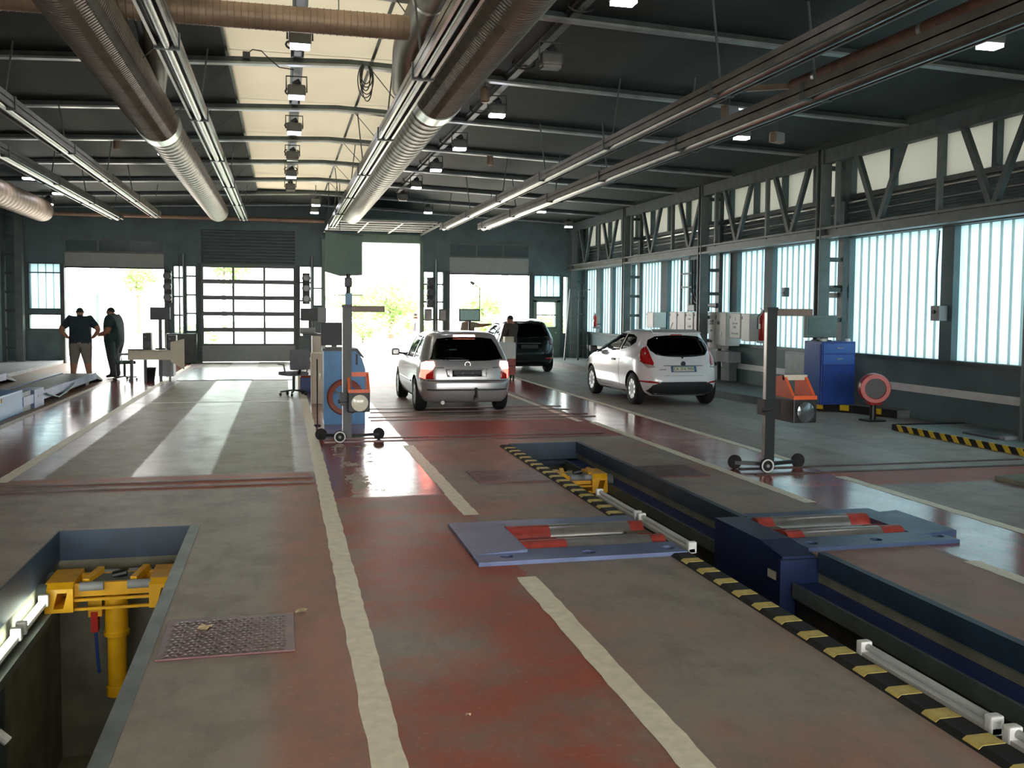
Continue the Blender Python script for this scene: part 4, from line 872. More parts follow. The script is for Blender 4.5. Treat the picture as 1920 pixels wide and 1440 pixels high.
# ------------------------------------------------------------------ blue cabinet and hose reel by the window wall
t = thing('tool_cabinet', 'dark blue steel cabinet with drawers under the window wall', 'cabinet', (9.62, 15.6, .14))
MB().cbox(0, .70, 0, .6, 0, 1.17, .012).build('body', DBLUE, t); MB().box(.03, .67, -.012, 0, .05, .72).build('door', DBLUE, t)
for z in (.75, .95): MB().box(.03, .67, -.014, 0, z, z+.18).build('drawer', mat('mid_blue_drawer_lit_side', '3a61a8', .42, 0, .1), t); MB().box(.30, .42, -.03, -.014, z+.09, z+.11).build('drawer_handle', GREYP, t)
MB().box(-.012, 0, .04, .56, .05, 1.12).build('side_panel', mat('mid_blue_drawer_lit_side', '3a61a8', .42, 0, .1), t)  # paler blue puts the light falling on this side into its colour
t = thing('monitor', 'grey monitor standing on the dark blue cabinet', 'monitor', (9.82, 15.95, 1.31)); MB().cbox(-.36, .30, -.04, .04, .06, .48, .015).build('panel', mat('grey_green_case', '5d6b66', .5), t); MB().box(-.3, .25, -.045, -.04, .11, .44).build('screen', mat('dim_grey_screen', '56645f', .25), t); MB().box(-.05, .03, -.03, .03, 0, .1).build('stand', BLACK, t); MB().cbox(-.16, .16, -.1, .1, 0, .02, .006).build('base', BLACK, t)
for (x, lab, m) in ((9.70, 'small pale box on the dark blue cabinet top', CREAM), (10.2, 'white tape roll on the dark blue cabinet top', WHITEP)):
    o = MB().lathe([(.03, 0), (.05, 0), (.05, .05), (.03, .05)], 16, (0,0,1), ring=True).build('tape_roll', m, loc=(x, 15.68, 1.31)) if 'tape' in lab else MB().cbox(-.05, .05, -.04, .04, 0, .05, .008).build('small_box', m, loc=(x, 15.68, 1.31)); tag(o, lab, 'tape' if 'tape' in lab else 'box')
t = thing('hose_reel', 'red hose reel on a dark pedestal beside the blue cabinet', 'hose reel', (9.78, 14.2, 0))
MB().lathe([(.175, -.10), (.24, -.10), (.255, -.06), (.255, .14), (.24, .18), (.10, .18)], 32, (.45, 1, 0), (0, 0, .56), ring=True).build('drum_cover', REDP, t, smooth=True)
MB().lathe([(.001, -.07), (.18, -.07), (.18, -.02), (.001, -.02)], 26, (.45, 1, 0), (0, 0, .56)).build('drum_core', BLACK, t, smooth=True); MB().cbox(-.10, .12, -.05, .10, .28, .42, .02).build('outlet', REDP, t); MB().cyl((.08, .2, .45), (.25, .3, .42), .06, 12).build('hose_guide', BLACK, t)
MB().cyl((0, .03, .03), (0, .03, .36), .05, 12).build('pedestal', BLACK, t); MB().cbox(-.16, .16, -.12, .2, 0, .03, .01).build('foot', BLACK, t)
t = thing('wall_panel_box', 'pale blank box fixed to the wall behind the dark blue cabinet', 'box', (XR-.06, 18.0, .5)); MB().cbox(-.16, .06, -.42, .42, 0, .5, .01).build('box', GREYP, t); MB().box(-.17, -.16, -.38, .38, .04, .46).build('lid', mat('pale_lid', '9aa3a0', .5), t)
t = thing('isolator', 'small grey isolator box on the window post', 'switch box', (XR-.035, 13.7, 1.72)); MB().cbox(-.14, .02, -.11, .11, 0, .25, .012).build('box', GREYP, t); MB().cyl((-.14, 0, .15), (-.18, 0, .15), .03, 10).build('knob', BLACK, t); MB().tube([(-.05, .08, .25), (-.05, .1, .9), (-.05, .06, 1.5)], .012, 6).build('cable', STEEL, t)
# electrical cabinets on the window wall
def ecab(y0, y1, z0, z1, label, group, items=()):
    t = thing('electrical_cabinet', label, 'cabinet', (XR-.40, (y0+y1)/2, z0), 0, group); w = abs(y1-y0)/2-.012; h = z1-z0
    MB().cbox(0, .38, -w, w, 0, h, .012).build('case', mat('beige_cabinet', 'c2bfb8', .5, 0, .05), t); MB().box(-.012, 0, -w+.02, w-.02, .02, h-.02).build('door', mat('beige_cabinet_door', 'cbc8c0', .45, 0, .05), t)
    for (a, z, ww, hh, m) in items: MB().box(-.024, -.012, a-ww/2, a+ww/2, z*h-hh/2, z*h+hh/2).build('switch', m, t)
    MB().box(-.025, -.012, w-.06, w-.04, h*.8, h*.9).build('lock', DGREYP, t)
it = ((0, .35, .14, .05, BLACK), (0, .68, .12, .04, BLACK), (0, .85, .1, .02, GREYP))
ecab(24.29, 23.77, 1.24, 1.83, 'plain beige cabinet at the far end of the electrical cabinet row', None); ecab(23.76, 23.24, 1.24, 1.83, 'plain beige cabinet between the end one and those with switches', None)
ecab(23.23, 22.72, 1.24, 1.83, 'beige cabinet with switches next to the two plain ones', 'beige cabinets with switches', it); ecab(22.70, 22.14, 1.28, 1.83, 'beige cabinet with switches next to the steel column', 'beige cabinets with switches', it)
ecab(21.84, 21.46, .93, 1.83, 'narrow grey electrical cabinet with meters beside the column', None, ((0, .75, .2, .06, BLACK), (0, .68, .2, .04, BLACK), (0, .5, .08, .05, DGREYP), (0, .2, .08, .05, BLACK)))
ecab(21.45, 20.83, 1.02, 1.83, 'tall grey electrical cabinet with one dial beside the meters', None, ((.12, .68, .1, .08, BLACK), (0, .35, .14, .1, WHITEP)))
ecab(20.70, 20.11, 1.22, 1.80, 'electrical cabinet with a white lamp and a row of sockets', None, ((0, .78, .08, .08, WHITEP), (0, .6, .22, .04, DGREYP), (0, .45, .1, .05, BLACK), (0, .2, .3, .04, BLACK)))
ecab(26.0, 25.42, 1.36, 1.81, 'small lone beige cabinet on the window post', None)
ecab(20.10, 19.65, 1.17, 1.80, 'plain dark grey cabinet between the sockets and the tall extinguisher', None)
t = thing('low_trunk', 'grey cable trunk below the tall grey electrical cabinet', 'trunk', (XR-.36, 21.15, .62)); MB().cbox(0, .33, -.35, .35, 0, .26, .012).build('case', GREYP, t); MB().box(.1, .3, -.2, .2, -.45, 0).build('riser', STEEL2, t)
def extinguisher(y, z, s, label):
    t = thing('fire_extinguisher', label, 'extinguisher', (XR-.22, y, z)); MB().lathe([(.07*s, 0), (.085*s, .02*s), (.085*s, .46*s), (.06*s, .53*s), (.025*s, .56*s), (.025*s, .60*s)], 18).build('cylinder', REDP, t, smooth=True)
    MB().box(-.02*s, .02*s, -.03*s, .05*s, .60*s, .64*s).build('valve', BLACK, t); MB().beam((0, -.02, .64*s), (0, .12*s, .69*s), .02, .015).build('lever', BLACK, t); MB().tube([(0, .04, .62*s), (-.09*s, .06*s, .5*s), (-.1*s, .05*s, .25*s)], .012*s, 6).build('hose', BLACK, t); MB().box(-.088*s, -.08*s, -.05*s, .05*s, .25*s, .36*s).build('sticker', WHITEP, t)
    MB().box(0, .21, -.03, .03, .1*s, .16*s).build('wall_bracket', STEEL, t); MB().box(-.09, .20, -.1*s, .1*s, -.06, 0).build('tray', GREYP, t)
extinguisher(19.42, 1.20, 1.05, 'tall red fire extinguisher beside the electrical cabinets'); extinguisher(31.2, 1.28, .7, 'small red fire extinguisher on the window wall near the dark car')
# cable ladder frames and hoses in front of the window
t = thing('cable_ladder', 'dark steel cable ladder frame rising from the electrical cabinets', 'frame', (XR-.2, 23.2, 1.84))
for y in (-.9, -.35, .25, .8): MB().box(-.03, .03, y-.025, y+.025, 0, 1.42).build('upright', STEEL, t)
for z in (.62, .98, 1.36): MB().box(-.02, .02, -.9, .8, z, z+.05).build('rung', STEEL, t)
for k in range(3): MB().tube([(-.05, -.35+.16*k, 1.35), (-.05, -.35+.16*k, .5), (-.05, -.5+.14*k, .25), (-.05, -.75+.1*k, .16), (-.05, -1.5, .12+.03*k)], .035, 8).build('cable_bundle', BLACK, t, smooth=True)
t = thing('pump_unit', 'small grey motor unit on top of the beige cabinet row', 'motor', (XR-.2, 23.15, 1.84)); MB().cbox(-.1, .1, -.22, .22, 0, .18, .02).build('base', STEEL2, t); MB().lathe([(.09, 0), (.11, .05), (.11, .25), (.05, .33)], 16, (0,0,1), (0, -.05, .16)).build('motor', STEEL2, t, smooth=True)
t = thing('step_ladder', 'steel ladder leaning at the far end of the window wall', 'ladder', (9.55, 30.6, .14))
for s in (-1, 1): MB().beam((s*.24, .35, 0), (s*.16, 0, 2.4), .05, .05).build('stile', STEEL2, t)
for k in range(7): MB().beam((-.23+.011*k, .32-.045*k, .3*k+.25), (.23-.011*k, .32-.045*k, .3*k+.25), .04, .03).build('rung', STEEL2, t)
MB().beam((0, .0, 2.38), (.55, .0, 2.4), .03, .03).build('stay', STEEL2, t)
t = thing('wall_heater', 'small dark bracket device on the post above the dark blue cabinet', 'device', (XR-.25, 16.65, 2.25)); MB().cbox(-.06, .2, -.16, .16, 0, .12, .02).build('body', DGREYP, t); MB().cbox(-.02, .2, -.12, .2, -.12, -.02, .02).build('lower_body', GREYP, t); MB().cyl((-.06, 0, .06), (-.12, 0, .02), .04, 10).build('nozzle', BLACK, t)
t = thing('door_switch', 'tiny switch box on the translucent panel by the tall extinguisher', 'switch box', (XR+.05, 18.9, 2.18)); MB().cbox(-.08, .04, -.06, .06, 0, .2, .01).build('box', DGREYP, t); MB().box(-.09, -.08, -.03, .03, .05, .12).build('button', GREYP, t)
# ------------------------------------------------------------------ cars
def pchip(xs, ys):
    xs = np.array(xs, float); ys = np.array(ys, float); h = np.diff(xs); d = np.diff(ys)/h; m = np.zeros(len(xs))
    for i in range(1, len(xs)-1): m[i] = 0 if d[i-1]*d[i] <= 0 else 2*d[i-1]*d[i]/(d[i-1]+d[i])
    m[0] = d[0]; m[-1] = d[-1]
    def f(x):
        x = min(max(x, xs[0]), xs[-1]); i = min(int(np.searchsorted(xs, x, 'right'))-1, len(h)-1); i = max(i, 0); t = (x-xs[i])/h[i]
        return float((2*t**3-3*t**2+1)*ys[i]+(t**3-2*t**2+t)*h[i]*m[i]+(-2*t**3+3*t**2)*ys[i+1]+(t**3-t**2)*h[i]*m[i+1])
    return f
class Shell:
    def __init__(s, tab, n=6.):
        z = [r[0] for r in tab]; s.z0, s.z1 = z[0], z[-1]; s.n = n
        s.yr = pchip(z, [r[1] for r in tab]); s.yf = pchip(z, [r[2] for r in tab]); s.w = pchip(z, [r[3] for r in tab])
    def prm(s, z): a, b = s.yr(z), s.yf(z); return (a+b)/2, (b-a)/2, s.w(z)
    def rear(s, x, z): yc, L, w = s.prm(z); return yc-L*max(0., 1-min(1., abs(x)/w)**s.n)**(1/s.n)
    def front(s, x, z): yc, L, w = s.prm(z); return yc+L*max(0., 1-min(1., abs(x)/w)**s.n)**(1/s.n)
    def side(s, y, z): yc, L, w = s.prm(z); return w*max(0., 1-min(1., abs(y-yc)/L)**s.n)**(1/s.n)
    def loft(s, zs, inset=0., nr=88):
        mb = MB(); vs = []
        for z in zs:
            yc, L, w = s.prm(z); L -= inset; w -= inset
            for j in range(nr):
                a = 2*math.pi*(j+.5)/nr; c, sn = math.cos(a), math.sin(a)
                vs.append((w*math.copysign(abs(c)**(2/s.n), c), yc+L*math.copysign(abs(sn)**(2/s.n), sn), z))
        k = len(zs); fs = [(i*nr+j, i*nr+(j+1) % nr, (i+1)*nr+(j+1) % nr, (i+1)*nr+j) for i in range(k-1) for j in range(nr)]
        fs += [tuple(range(nr-1, -1, -1)), tuple(range((k-1)*nr, k*nr))]
        mb.add(vs, fs); return mb
    def patch(s, poly, kind, off, m, name, parent, thick=.012, sgn=1, step=.05):
        """a piece of the body skin: poly in (x,z) for rear/front, (y,z) for side"""
        bm = bmesh.new(); f = bm.faces.new([bm.verts.new((p[0], 0, p[1])) for p in poly])
        lo = [min(p[i] for p in poly) for i in (0, 1)]; hi = [max(p[i] for p in poly) for i in (0, 1)]
        for ax in (0, 1):
            v = lo[ax]+step
            while v < hi[ax]-1e-3:
                nrm = (1, 0, 0) if ax == 0 else (0, 0, 1); co = (v, 0, 0) if ax == 0 else (0, 0, v)
                bmesh.ops.bisect_plane(bm, geom=bm.verts[:]+bm.edges[:]+bm.faces[:], plane_co=co, plane_no=nrm); v += step
        for v in bm.verts:
            a, z = v.co.x, v.co.z
            if kind == 'rear': v.co = Vector((a, s.rear(a, z)-off, z))
            elif kind == 'front': v.co = Vector((a, s.front(a, z)+off, z))
            else: v.co = Vector((sgn*(s.side(a, z)+off), a, z))
        me = bpy.data.meshes.new(name); bmesh.ops.recalc_face_normals(bm, faces=bm.faces); bm.to_mesh(me); bm.free()
        want = {'rear': Vector((0,-1,0)), 'front': Vector((0,1,0))}.get(kind, Vector((sgn,0,0)))
        if sum((p.normal*p.area for p in me.polygons), Vector()).dot(want) < 0: me.flip_normals()
        me.materials.append(m); me.polygons.foreach_set('use_smooth', [True]*len(me.polygons))
        o = bpy.data.objects.new(name, me); COL.objects.link(o); o.parent = parent
        if thick:
            md = o.modifiers.new('t', 'SOLIDIFY'); md.thickness = thick; md.offset = -1
        return o
def wheel(parent, x, y, r, w, sgn, spokes, hubm):
    t = MB().lathe([(r*.62, -w/2), (r*.9, -w/2), (r*.985, -w*.38), (r, -w*.2), (r, w*.2), (r*.985, w*.38), (r*.9, w/2), (r*.62, w/2)], 36, (1, 0, 0), (x, y, r), ring=True).build('wheel', RUBBER, parent, smooth=45)
    h = MB(); h.lathe([(r*.64, w*.46), (r*.64, w*.34), (r*.5, w*.22), (.001, w*.2)], 32, (sgn, 0, 0), (x, y, r)); h.build('rim', STEEL2, t, smooth=True)
    sp = MB()
    for k in range(spokes):
        a = 2*math.pi*k/spokes; d = Vector((0, math.cos(a), math.sin(a))); sp.beam(Vector((x+sgn*w*.40, y, r))+d*.03, Vector((x+sgn*w*.42, y, r))+d*r*.6, r*.16, .02, up=(1, 0, 0))
    sp.lathe([(.001, w*.46), (.05, w*.44), (.055, w*.34)], 16, (sgn, 0, 0), (x, y, r)); sp.lathe([(r*.60, w*.40), (r*.60, w*.47), (r*.67, w*.47), (r*.67, w*.40)], 36, (sgn, 0, 0), (x, y, r), ring=True); sp.build('hubcap', hubm, t, smooth=True)
def text_mesh(txt, size, m, name, parent, loc, rot, ext=.001):
    cu = bpy.data.curves.new('txt', 'FONT'); cu.body = txt; cu.size = size; cu.align_x = 'CENTER'; cu.align_y = 'CENTER'; cu.extrude = ext
    o = bpy.data.objects.new('txt', cu); COL.objects.link(o); dg = bpy.context.evaluated_depsgraph_get(); me = bpy.data.meshes.new_from_object(o.evaluated_get(dg)); bpy.data.objects.remove(o)
    me.materials.clear(); me.materials.append(m); q = bpy.data.objects.new(name, me); COL.objects.link(q); q.parent = parent; q.location = loc; q.rotation_euler = rot; return q
CGLASS = mat_glass('tinted_car_glass', '97a3a4'); CGLASS2 = mat_glass('darker_car_glass', '707c7e')
WELL = mat('wheel_well_black', '101112', .9, 0, .05)
def mirror_poly(p): return [(-a, b) for a, b in reversed(p)]
def build_car(name, label, loc, rz, tab, n, paint, cfg):
    S = Shell(tab, n); t = thing(name, label, 'car', loc, rz)
    zs = sorted(set([round(S.z0+(S.z1-S.z0)*i/46, 4) for i in range(47)]+cfg.get('zs', [])))
    mb = S.loft(zs); body = mb.build('body', [paint, WELL], None, smooth=True)
    cut = []
    zi = [z for z in zs if cfg['floor'] <= z <= S.z1-.045]
    cut.append((S.loft(zi, .055, 64), [mat('grey_cabin_lining', '6b6864', .8, 0, .1)]))
    m = MB()
    for p in cfg['side']: m.prism([(-1.2, a, b) for a, b in p], (2.4, 0, 0))
    cut.append((m, [WELL])); m = MB(); yr = S.yr(.9); m.prism([(a, yr-.6, b) for a, b in cfg['rear']], (0, 1.5, 0)); cut.append((m, [WELL]))
    m = MB(); m.prism([(a, S.yf(S.z1-.05)-.3, b) for a, b in cfg['front']], (0, 2.5, 0)); cut.append((m, [WELL]))
    m = MB()
    for y in cfg['axles']:
        for s in (-1, 1): m.cyl((s*(cfg['hw']-.26), y, cfg['r']), (s*1.2, y, cfg['r']), cfg['r']+.045, 36)
    m2 = m; cut.append((m2, [WELL]))
    boolean(body, cut); body.parent = t
    me = body.data; me.polygons.foreach_set('use_smooth', [True]*len(me.polygons))
    try: me.set_sharp_from_angle(angle=math.radians(32))
    except Exception: pass
    for p in cfg['side']:
        for s in (-1, 1): S.patch(p, 'side', -.008, CGLASS, 'side_window', t, .006, s, .08)
    rw = S.patch(cfg['rear'], 'rear', -.008, cfg.get('rglass', CGLASS2), 'rear_window', t, .006, 1, .06)
    S.patch(cfg['front'], 'front', -.008, CGLASS, 'windscreen', t, .006, 1, .08)
    for y in cfg['axles']:
        for s in (-1, 1): wheel(t, s*(cfg['hw']-.115), y, cfg['r'], .2, s, cfg.get('spokes', 7), cfg['hub'])
    # seats seen through the glass
    yc = cfg['axles'][0]
    for yy, xx in ((yc+.55, (-.32, .32)), (yc+1.45, (-.34, .34))):
        for x in xx: MB().cbox(x-.23, x+.23, yy, yy+.14, .50, .98, .04).cbox(x-.13, x+.13, yy+.01, yy+.10, 1.0, 1.18, .03).build('seat', mat('seat_fabric', '5c5856', .85, 0, .15), t)
    MB().box(-.6, .6, cfg['axles'][0]-.1, cfg['axles'][1]-.1, .16, .26).build('underbody', BLACK, t)
    # mirrors
    my, mz = cfg['mirror']
    for s in (-1, 1):
        mm = MB().cbox(s*(cfg['hw']+.03) if s > 0 else -cfg['hw']-.19, cfg['hw']+.19 if s > 0 else -cfg['hw']-.03, my-.05, my+.06, mz-.05, mz+.09, .03).build('door_mirror', cfg.get('mirror_mat', paint), t)
        MB().beam((s*(cfg['hw']-.10), my+.02, mz-.02), (s*(cfg['hw']+.06), my, mz), .05, .04).build('mirror_arm', BLACK, mm)
    return t, S
SILVER = mat('silver_metallic', 'b7b5b4', .28, .55, .03, 30, coat=.6); WHITEC = mat('white_car_paint', 'd8d9da', .22, 0, .02, 30, coat=.6); DARKC = mat('dark_car_paint', '15201f', .18, .2, .05, 30, coat=.8)
LITRED = mat('lit_tail_lamp', 'd02018', .25, 0, 0, emit='ff3a30', estr=5.0); LITHOT = mat('lit_brake_lamp', 'ffb0a0', .2, 0, 0, emit='ff9080', estr=11); TAILR = mat('red_tail_lens', 'a81a1c', .12, 0, .1, 12); TAILC = mat('clear_tail_lens', 'b8a8a4', .1, .2, .1, 12); DIMRED = mat('unlit_red_lens', 'c02018', .15, 0, .1)
CHROME = mat('chrome', 'c8c8c8', .12, 1., .03)
def sym(poly): return poly
# --- silver wagon
tabS = [(.20,.16,4.05,.76),(.26,.07,4.14,.80),(.34,.02,4.2,.825),(.46,.0,4.22,.845),(.555,.005,4.20,.85),(.60,.05,4.17,.85),(.70,.06,4.1,.852),(.80,.075,3.9,.85),(.88,.10,3.55,.84),(.94,.13,3.2,.825),(1.0,.175,2.98,.80),(1.1,.25,2.72,.76),(1.2,.33,2.48,.715),(1.3,.41,2.25,.665),(1.36,.46,2.1,.63),(1.40,.50,1.98,.59),(1.425,.60,1.86,.52),(1.44,.80,1.75,.40),(1.447,1.0,1.6,.25)]
sideS = [[(.62,1.0),(1.15,.955),(1.15,1.34),(.98,1.335),(.86,1.27)], [(1.22,.955),(2.0,.95),(2.0,1.345),(1.22,1.345)], [(2.07,.95),(2.86,.95),(2.5,1.15),(2.13,1.335),(2.07,1.34)]]
rearS = [(-.63,1.02),(-.66,.965),(-.4,.94),(0,.93),(.4,.94),(.66,.965),(.63,1.02),(.57,1.2),(.50,1.32),(.3,1.345),(0,1.35),(-.3,1.345),(-.50,1.32),(-.57,1.2)]
frontS = [(-.68,1.0),(.68,1.0),(.56,1.3),(.4,1.36),(-.4,1.36),(-.56,1.3)]
T, S = build_car('station_wagon', 'silver estate car with brake lights lit, seen from behind', (3.17, 16.35, 0), 0, tabS, 6.5, SILVER,
    dict(floor=.5, side=sideS, rear=rearS, front=frontS, axles=(.86, 3.45), r=.305, hw=.86, hub=GALV, mirror=(2.72, .97), zs=[.58, .59, .61, 1.43, 1.435], rglass=CGLASS))
for s in (-1, 1):
    f = (lambda p: p) if s > 0 else mirror_poly
    S.patch(f([(.60,.93),(.72,.93),(.785,.90),(.80,.79),(.63,.79),(.585,.86)]), 'rear', .008, LITHOT, 'brake_lamp', T, .03, 1, .025)
    S.patch(f([(.63,.785),(.80,.785),(.815,.64),(.74,.62),(.73,.70)]), 'rear', .008, LITRED, 'tail_lamp', T, .03, 1, .025); S.patch(f([(.60,.76),(.725,.70),(.735,.62),(.60,.62)]), 'rear', .008, DIMRED, 'reverse_lamp', T, .03, 1, .03)
S.patch([(-.20,1.365),(.20,1.365),(.19,1.39),(-.19,1.39)], 'rear', .012, LITHOT, 'high_brake_lamp', T, .02)
S.patch([(-.37,.66),(.33,.66),(.36,.80),(-.40,.80)], 'rear', -.0, SILVER, 'plate_recess', T, .01); pl_ = S.patch([(-.28,.665),(.25,.665),(.25,.775),(-.28,.775)], 'rear', .012, BLACK, 'number_plate', T, .012)
text_mesh('A      A', .07, mat('faded_plate_marks', '5a5d5c', .6), 'plate_marks', T, (-.01, S.rear(0,.72)-.014, .725), (math.radians(90), 0, 0)); MB().box(-.2, .17, S.rear(0, .68)-.016, S.rear(0, .68)-.012, .675, .681).build('plate_frame_line', GREYP, T)
MB().lathe([(.045, 0), (.052, 0), (.052, .008), (.045, .008)], 22, (0, -1, 0), (0, S.rear(0, .88)-.002, .875), ring=True).build('badge_ring', CHROME, T, smooth=True)
MB().tube([(-.035, S.rear(0,.87)-.008, .88), (0, S.rear(0,.87)-.008, .862), (.035, S.rear(0,.87)-.008, .88)], .004, 6).build('badge_wing', CHROME, T)
for x, w in ((-.50, .15), (.50, .11)): MB().box(x-w/2, x+w/2, S.rear(.5, .82)-.008, S.rear(.5, .82)-.001, .815, .83).build('name_script', DGREYP, T)
S.patch([(-.80,.585),(.80,.585),(.80,.597),(-.80,.597)], 'rear', .003, BLACK, 'bumper_gap', T, .004); S.patch([(-.72,.42),(.72,.42),(.72,.45),(-.72,.45)], 'rear', .004, DGREYP, 'bumper_strip', T, .006)
for s in (-1, 1): S.patch([(.35,.50),(3.9,.50),(3.9,.53),(.35,.53)] if False else [(1.25,.50),(3.05,.50),(3.05,.53),(1.25,.53)], 'side', .006, SILVER, 'side_moulding', T, .01, s, .2)
MB().box(.10, .16, -.05, .25, .26, .34).build('tow_bar', BLACK, T); MB().cyl((.13, -.05, .30), (.13, -.05, .44), .025, 10).build('tow_ball', BLACK, T); MB().lathe([(.001, 0), (.03, .015), (.03, .045), (.001, .06)], 14, (0,0,1), (.13, -.05, .42)).build('tow_cap', BLACK, T)
MB().cyl((-.45, .05, .21), (-.45, .6, .23), .035, 12).build('exhaust_pipe', GALV, T)
MB().tube([(0, S.rear(0,.97)-.015, .955), (-.1, S.rear(.1,1.0)-.02, .985), (-.42, S.rear(.3,1.0)-.012, .99)], .008, 6).build('rear_wiper', BLACK, T)
# --- white three-door hatchback
tabW = [(.20,.22,3.8,.74),(.27,.10,3.88,.80),(.36,.03,3.92,.835),(.48,.0,3.95,.85),(.60,.015,3.95,.858),(.72,.05,3.9,.86),(.82,.085,3.75,.855),(.90,.12,3.5,.845),(.97,.16,3.22,.825),(1.04,.21,3.0,.80),(1.12,.27,2.8,.765),(1.22,.35,2.52,.71),(1.32,.42,2.25,.655),(1.38,.44,2.05,.62),(1.43,.46,1.88,.57),(1.455,.55,1.76,.49),(1.47,.75,1.65,.36),(1.477,1.0,1.5,.22)]
sideW = [[(.78,1.22),(1.0,1.12),(1.42,1.06),(1.42,1.375),(1.1,1.37),(.86,1.32)], [(1.48,1.05),(2.9,.93),(2.55,1.15),(2.2,1.32),(1.95,1.375),(1.48,1.38)]]
rearW = [(-.50,.99),(-.3,.965),(0,.955),(.3,.965),(.50,.99),(.60,1.08),(.625,1.18),(.58,1.28),(.45,1.35),(.2,1.37),(-.2,1.37),(-.45,1.35),(-.58,1.28),(-.625,1.18),(-.60,1.08)]
frontW = [(-.68,1.04),(.68,1.04),(.56,1.32),(.4,1.40),(-.4,1.40),(-.56,1.32)]
T, S = build_car('hatchback', 'white three-door hatchback parked in the window-side lane', (7.52, 16.95, 0), 0, tabW, 5.6, WHITEC,
    dict(floor=.55, side=sideW, rear=rearW, front=frontW, axles=(.66, 3.16), r=.315, hw=.85, hub=GALV, mirror=(2.68, 1.0), mirror_mat=BLACK, spokes=9, zs=[1.46, 1.465]))
for s in (-1, 1):
    f = (lambda p: p) if s > 0 else mirror_poly
    S.patch(f([(.64,1.17),(.665,1.13),(.72,.98),(.77,.86),(.74,.83),(.60,.80),(.585,.84),(.62,.98)]), 'rear', .008, TAILR, 'tail_lamp', T, .03, 1, .022); S.patch(f([(.60,.80),(.74,.83),(.77,.85),(.69,.75),(.56,.77)]), 'rear', .009, TAILC, 'reverse_lamp', T, .03, 1, .022)
    S.patch([(.43,1.15),(.47,1.10),(.43,.98),(.36,.86),(.20,.84),(.27,1.0)], 'side', .006, TAILR, 'tail_lamp_side', T, .02, s, .022)
    S.patch(f([(.50,.455),(.79,.475),(.80,.50),(.66,.505),(.52,.48)]), 'rear', .008, TAILR, 'reflector', T, .02, 1, .03)
    MB().cbox(s*.845-.03, s*.845+.03, 1.58, 1.78, .83, .87, .015).build('door_handle', BLACK, T)
    S.patch([(1.35,.32),(1.36,.32),(1.36,1.05),(1.35,1.05)], 'side', .002, BLACK, 'door_gap', T, .003, s)
    S.patch([(1.15,.225),(2.65,.225),(2.65,.25),(1.15,.25)], 'side', .006, BLACK, 'sill_strip', T, .006, s, .2)
S.patch([(-.56,.22),(.56,.22),(.70,.30),(.62,.42),(.45,.485),(-.45,.485),(-.62,.42),(-.70,.30)], 'rear', .006, mat('dark_bumper_plastic', '1e2226', .6), 'lower_bumper', T, .012)
pl_ = S.patch([(-.26,.675),(.26,.675),(.26,.785),(-.26,.785)], 'rear', .010, mat('blue_plate_band', '2f5f86', .4, 0, .04), 'number_plate', T, .012); S.patch([(-.215,.685),(.215,.685),(.215,.775),(-.215,.775)], 'rear', .013, mat('plate_cream', 'c9ccb6', .45, 0, .05), 'plate_field', T, .004)
text_mesh('CA  014  MW', .072, BLACK, 'plate_number', T, (0, S.rear(.1,.735)-.016, .73), (math.radians(90-14), 0, 0))
MB().lathe([(.001, 0), (.05, .0), (.05, .008), (.001, .010)], 24, (0, -1, 0), (0, S.rear(0, .83)-.004, .83)).build('badge', mat('dark_oval_badge', '39424c', .25, .3), T, smooth=True)
S.patch([(-.40,.79),(.40,.79),(.40,.80),(-.40,.80)], 'rear', .006, DGREYP, 'tailgate_strip', T, .01); S.patch([(-.40,.60),(.40,.60),(.40,.607),(-.40,.607)], 'rear', .002, GREYP, 'tailgate_gap', T, .003)
MB().box(-.50, -.36, S.rear(.43, .70)-.006, S.rear(.43, .70), .715, .73).build('name_script', GREYP, T)
MB().prism([(-.50,.40,1.405),(.50,.40,1.405),(.46,.62,1.462),(-.46,.62,1.462)], (0, 0, .022)).build('roof_spoiler', WHITEC, T); S.patch([(-.12,1.375),(.12,1.375),(.12,1.39),(-.12,1.39)], 'rear', .006, TAILR, 'high_brake_lamp', T, .01)
MB().tube([(0, .75, 1.475), (0, .62, 1.62)], .006, 6).build('aerial', BLACK, T); MB().cyl((0, S.rear(0,.955)-.012, .955), (0, S.rear(0,.955)-.03, .945), .02, 10).build('washer_jet', BLACK, T)
# --- dark car
tabD = [(.24,.16,4.2,.76),(.32,.06,4.28,.82),(.42,.02,4.34,.85),(.55,.0,4.36,.87),(.68,.02,4.34,.875),(.80,.05,4.25,.875),(.90,.08,3.95,.87),(.98,.11,3.6,.86),(1.06,.16,3.25,.83),(1.16,.23,2.95,.79),(1.28,.32,2.65,.73),(1.40,.40,2.35,.67),(1.46,.45,2.2,.63),(1.50,.52,2.05,.57),(1.525,.75,1.9,.45),(1.535,1.0,1.7,.28)]
sideD = [[(.62,1.12),(1.15,1.06),(1.15,1.42),(.9,1.40)], [(1.22,1.06),(2.05,1.04),(2.05,1.44),(1.22,1.44)], [(2.12,1.04),(2.98,1.03),(2.6,1.25),(2.25,1.43),(2.12,1.435)]]
rearD = [(-.60,1.06),(-.3,1.03),(0,1.02),(.3,1.03),(.60,1.06),(.62,1.12),(.56,1.32),(.48,1.42),(0,1.45),(-.48,1.42),(-.56,1.32),(-.62,1.12)]
frontD = [(-.70,1.08),(.70,1.08),(.58,1.4),(.4,1.46),(-.4,1.46),(-.58,1.4)]
T, S = build_car('dark_hatchback', 'very dark green car parked at the half raised far door', (7.0, 26.75, 0), 0, tabD, 6., DARKC,
    dict(floor=.6, side=sideD, rear=rearD, front=frontD, axles=(.80, 3.42), r=.32, hw=.87, hub=STEEL2, mirror=(2.85, 1.08), zs=[1.515], rglass=CGLASS2))
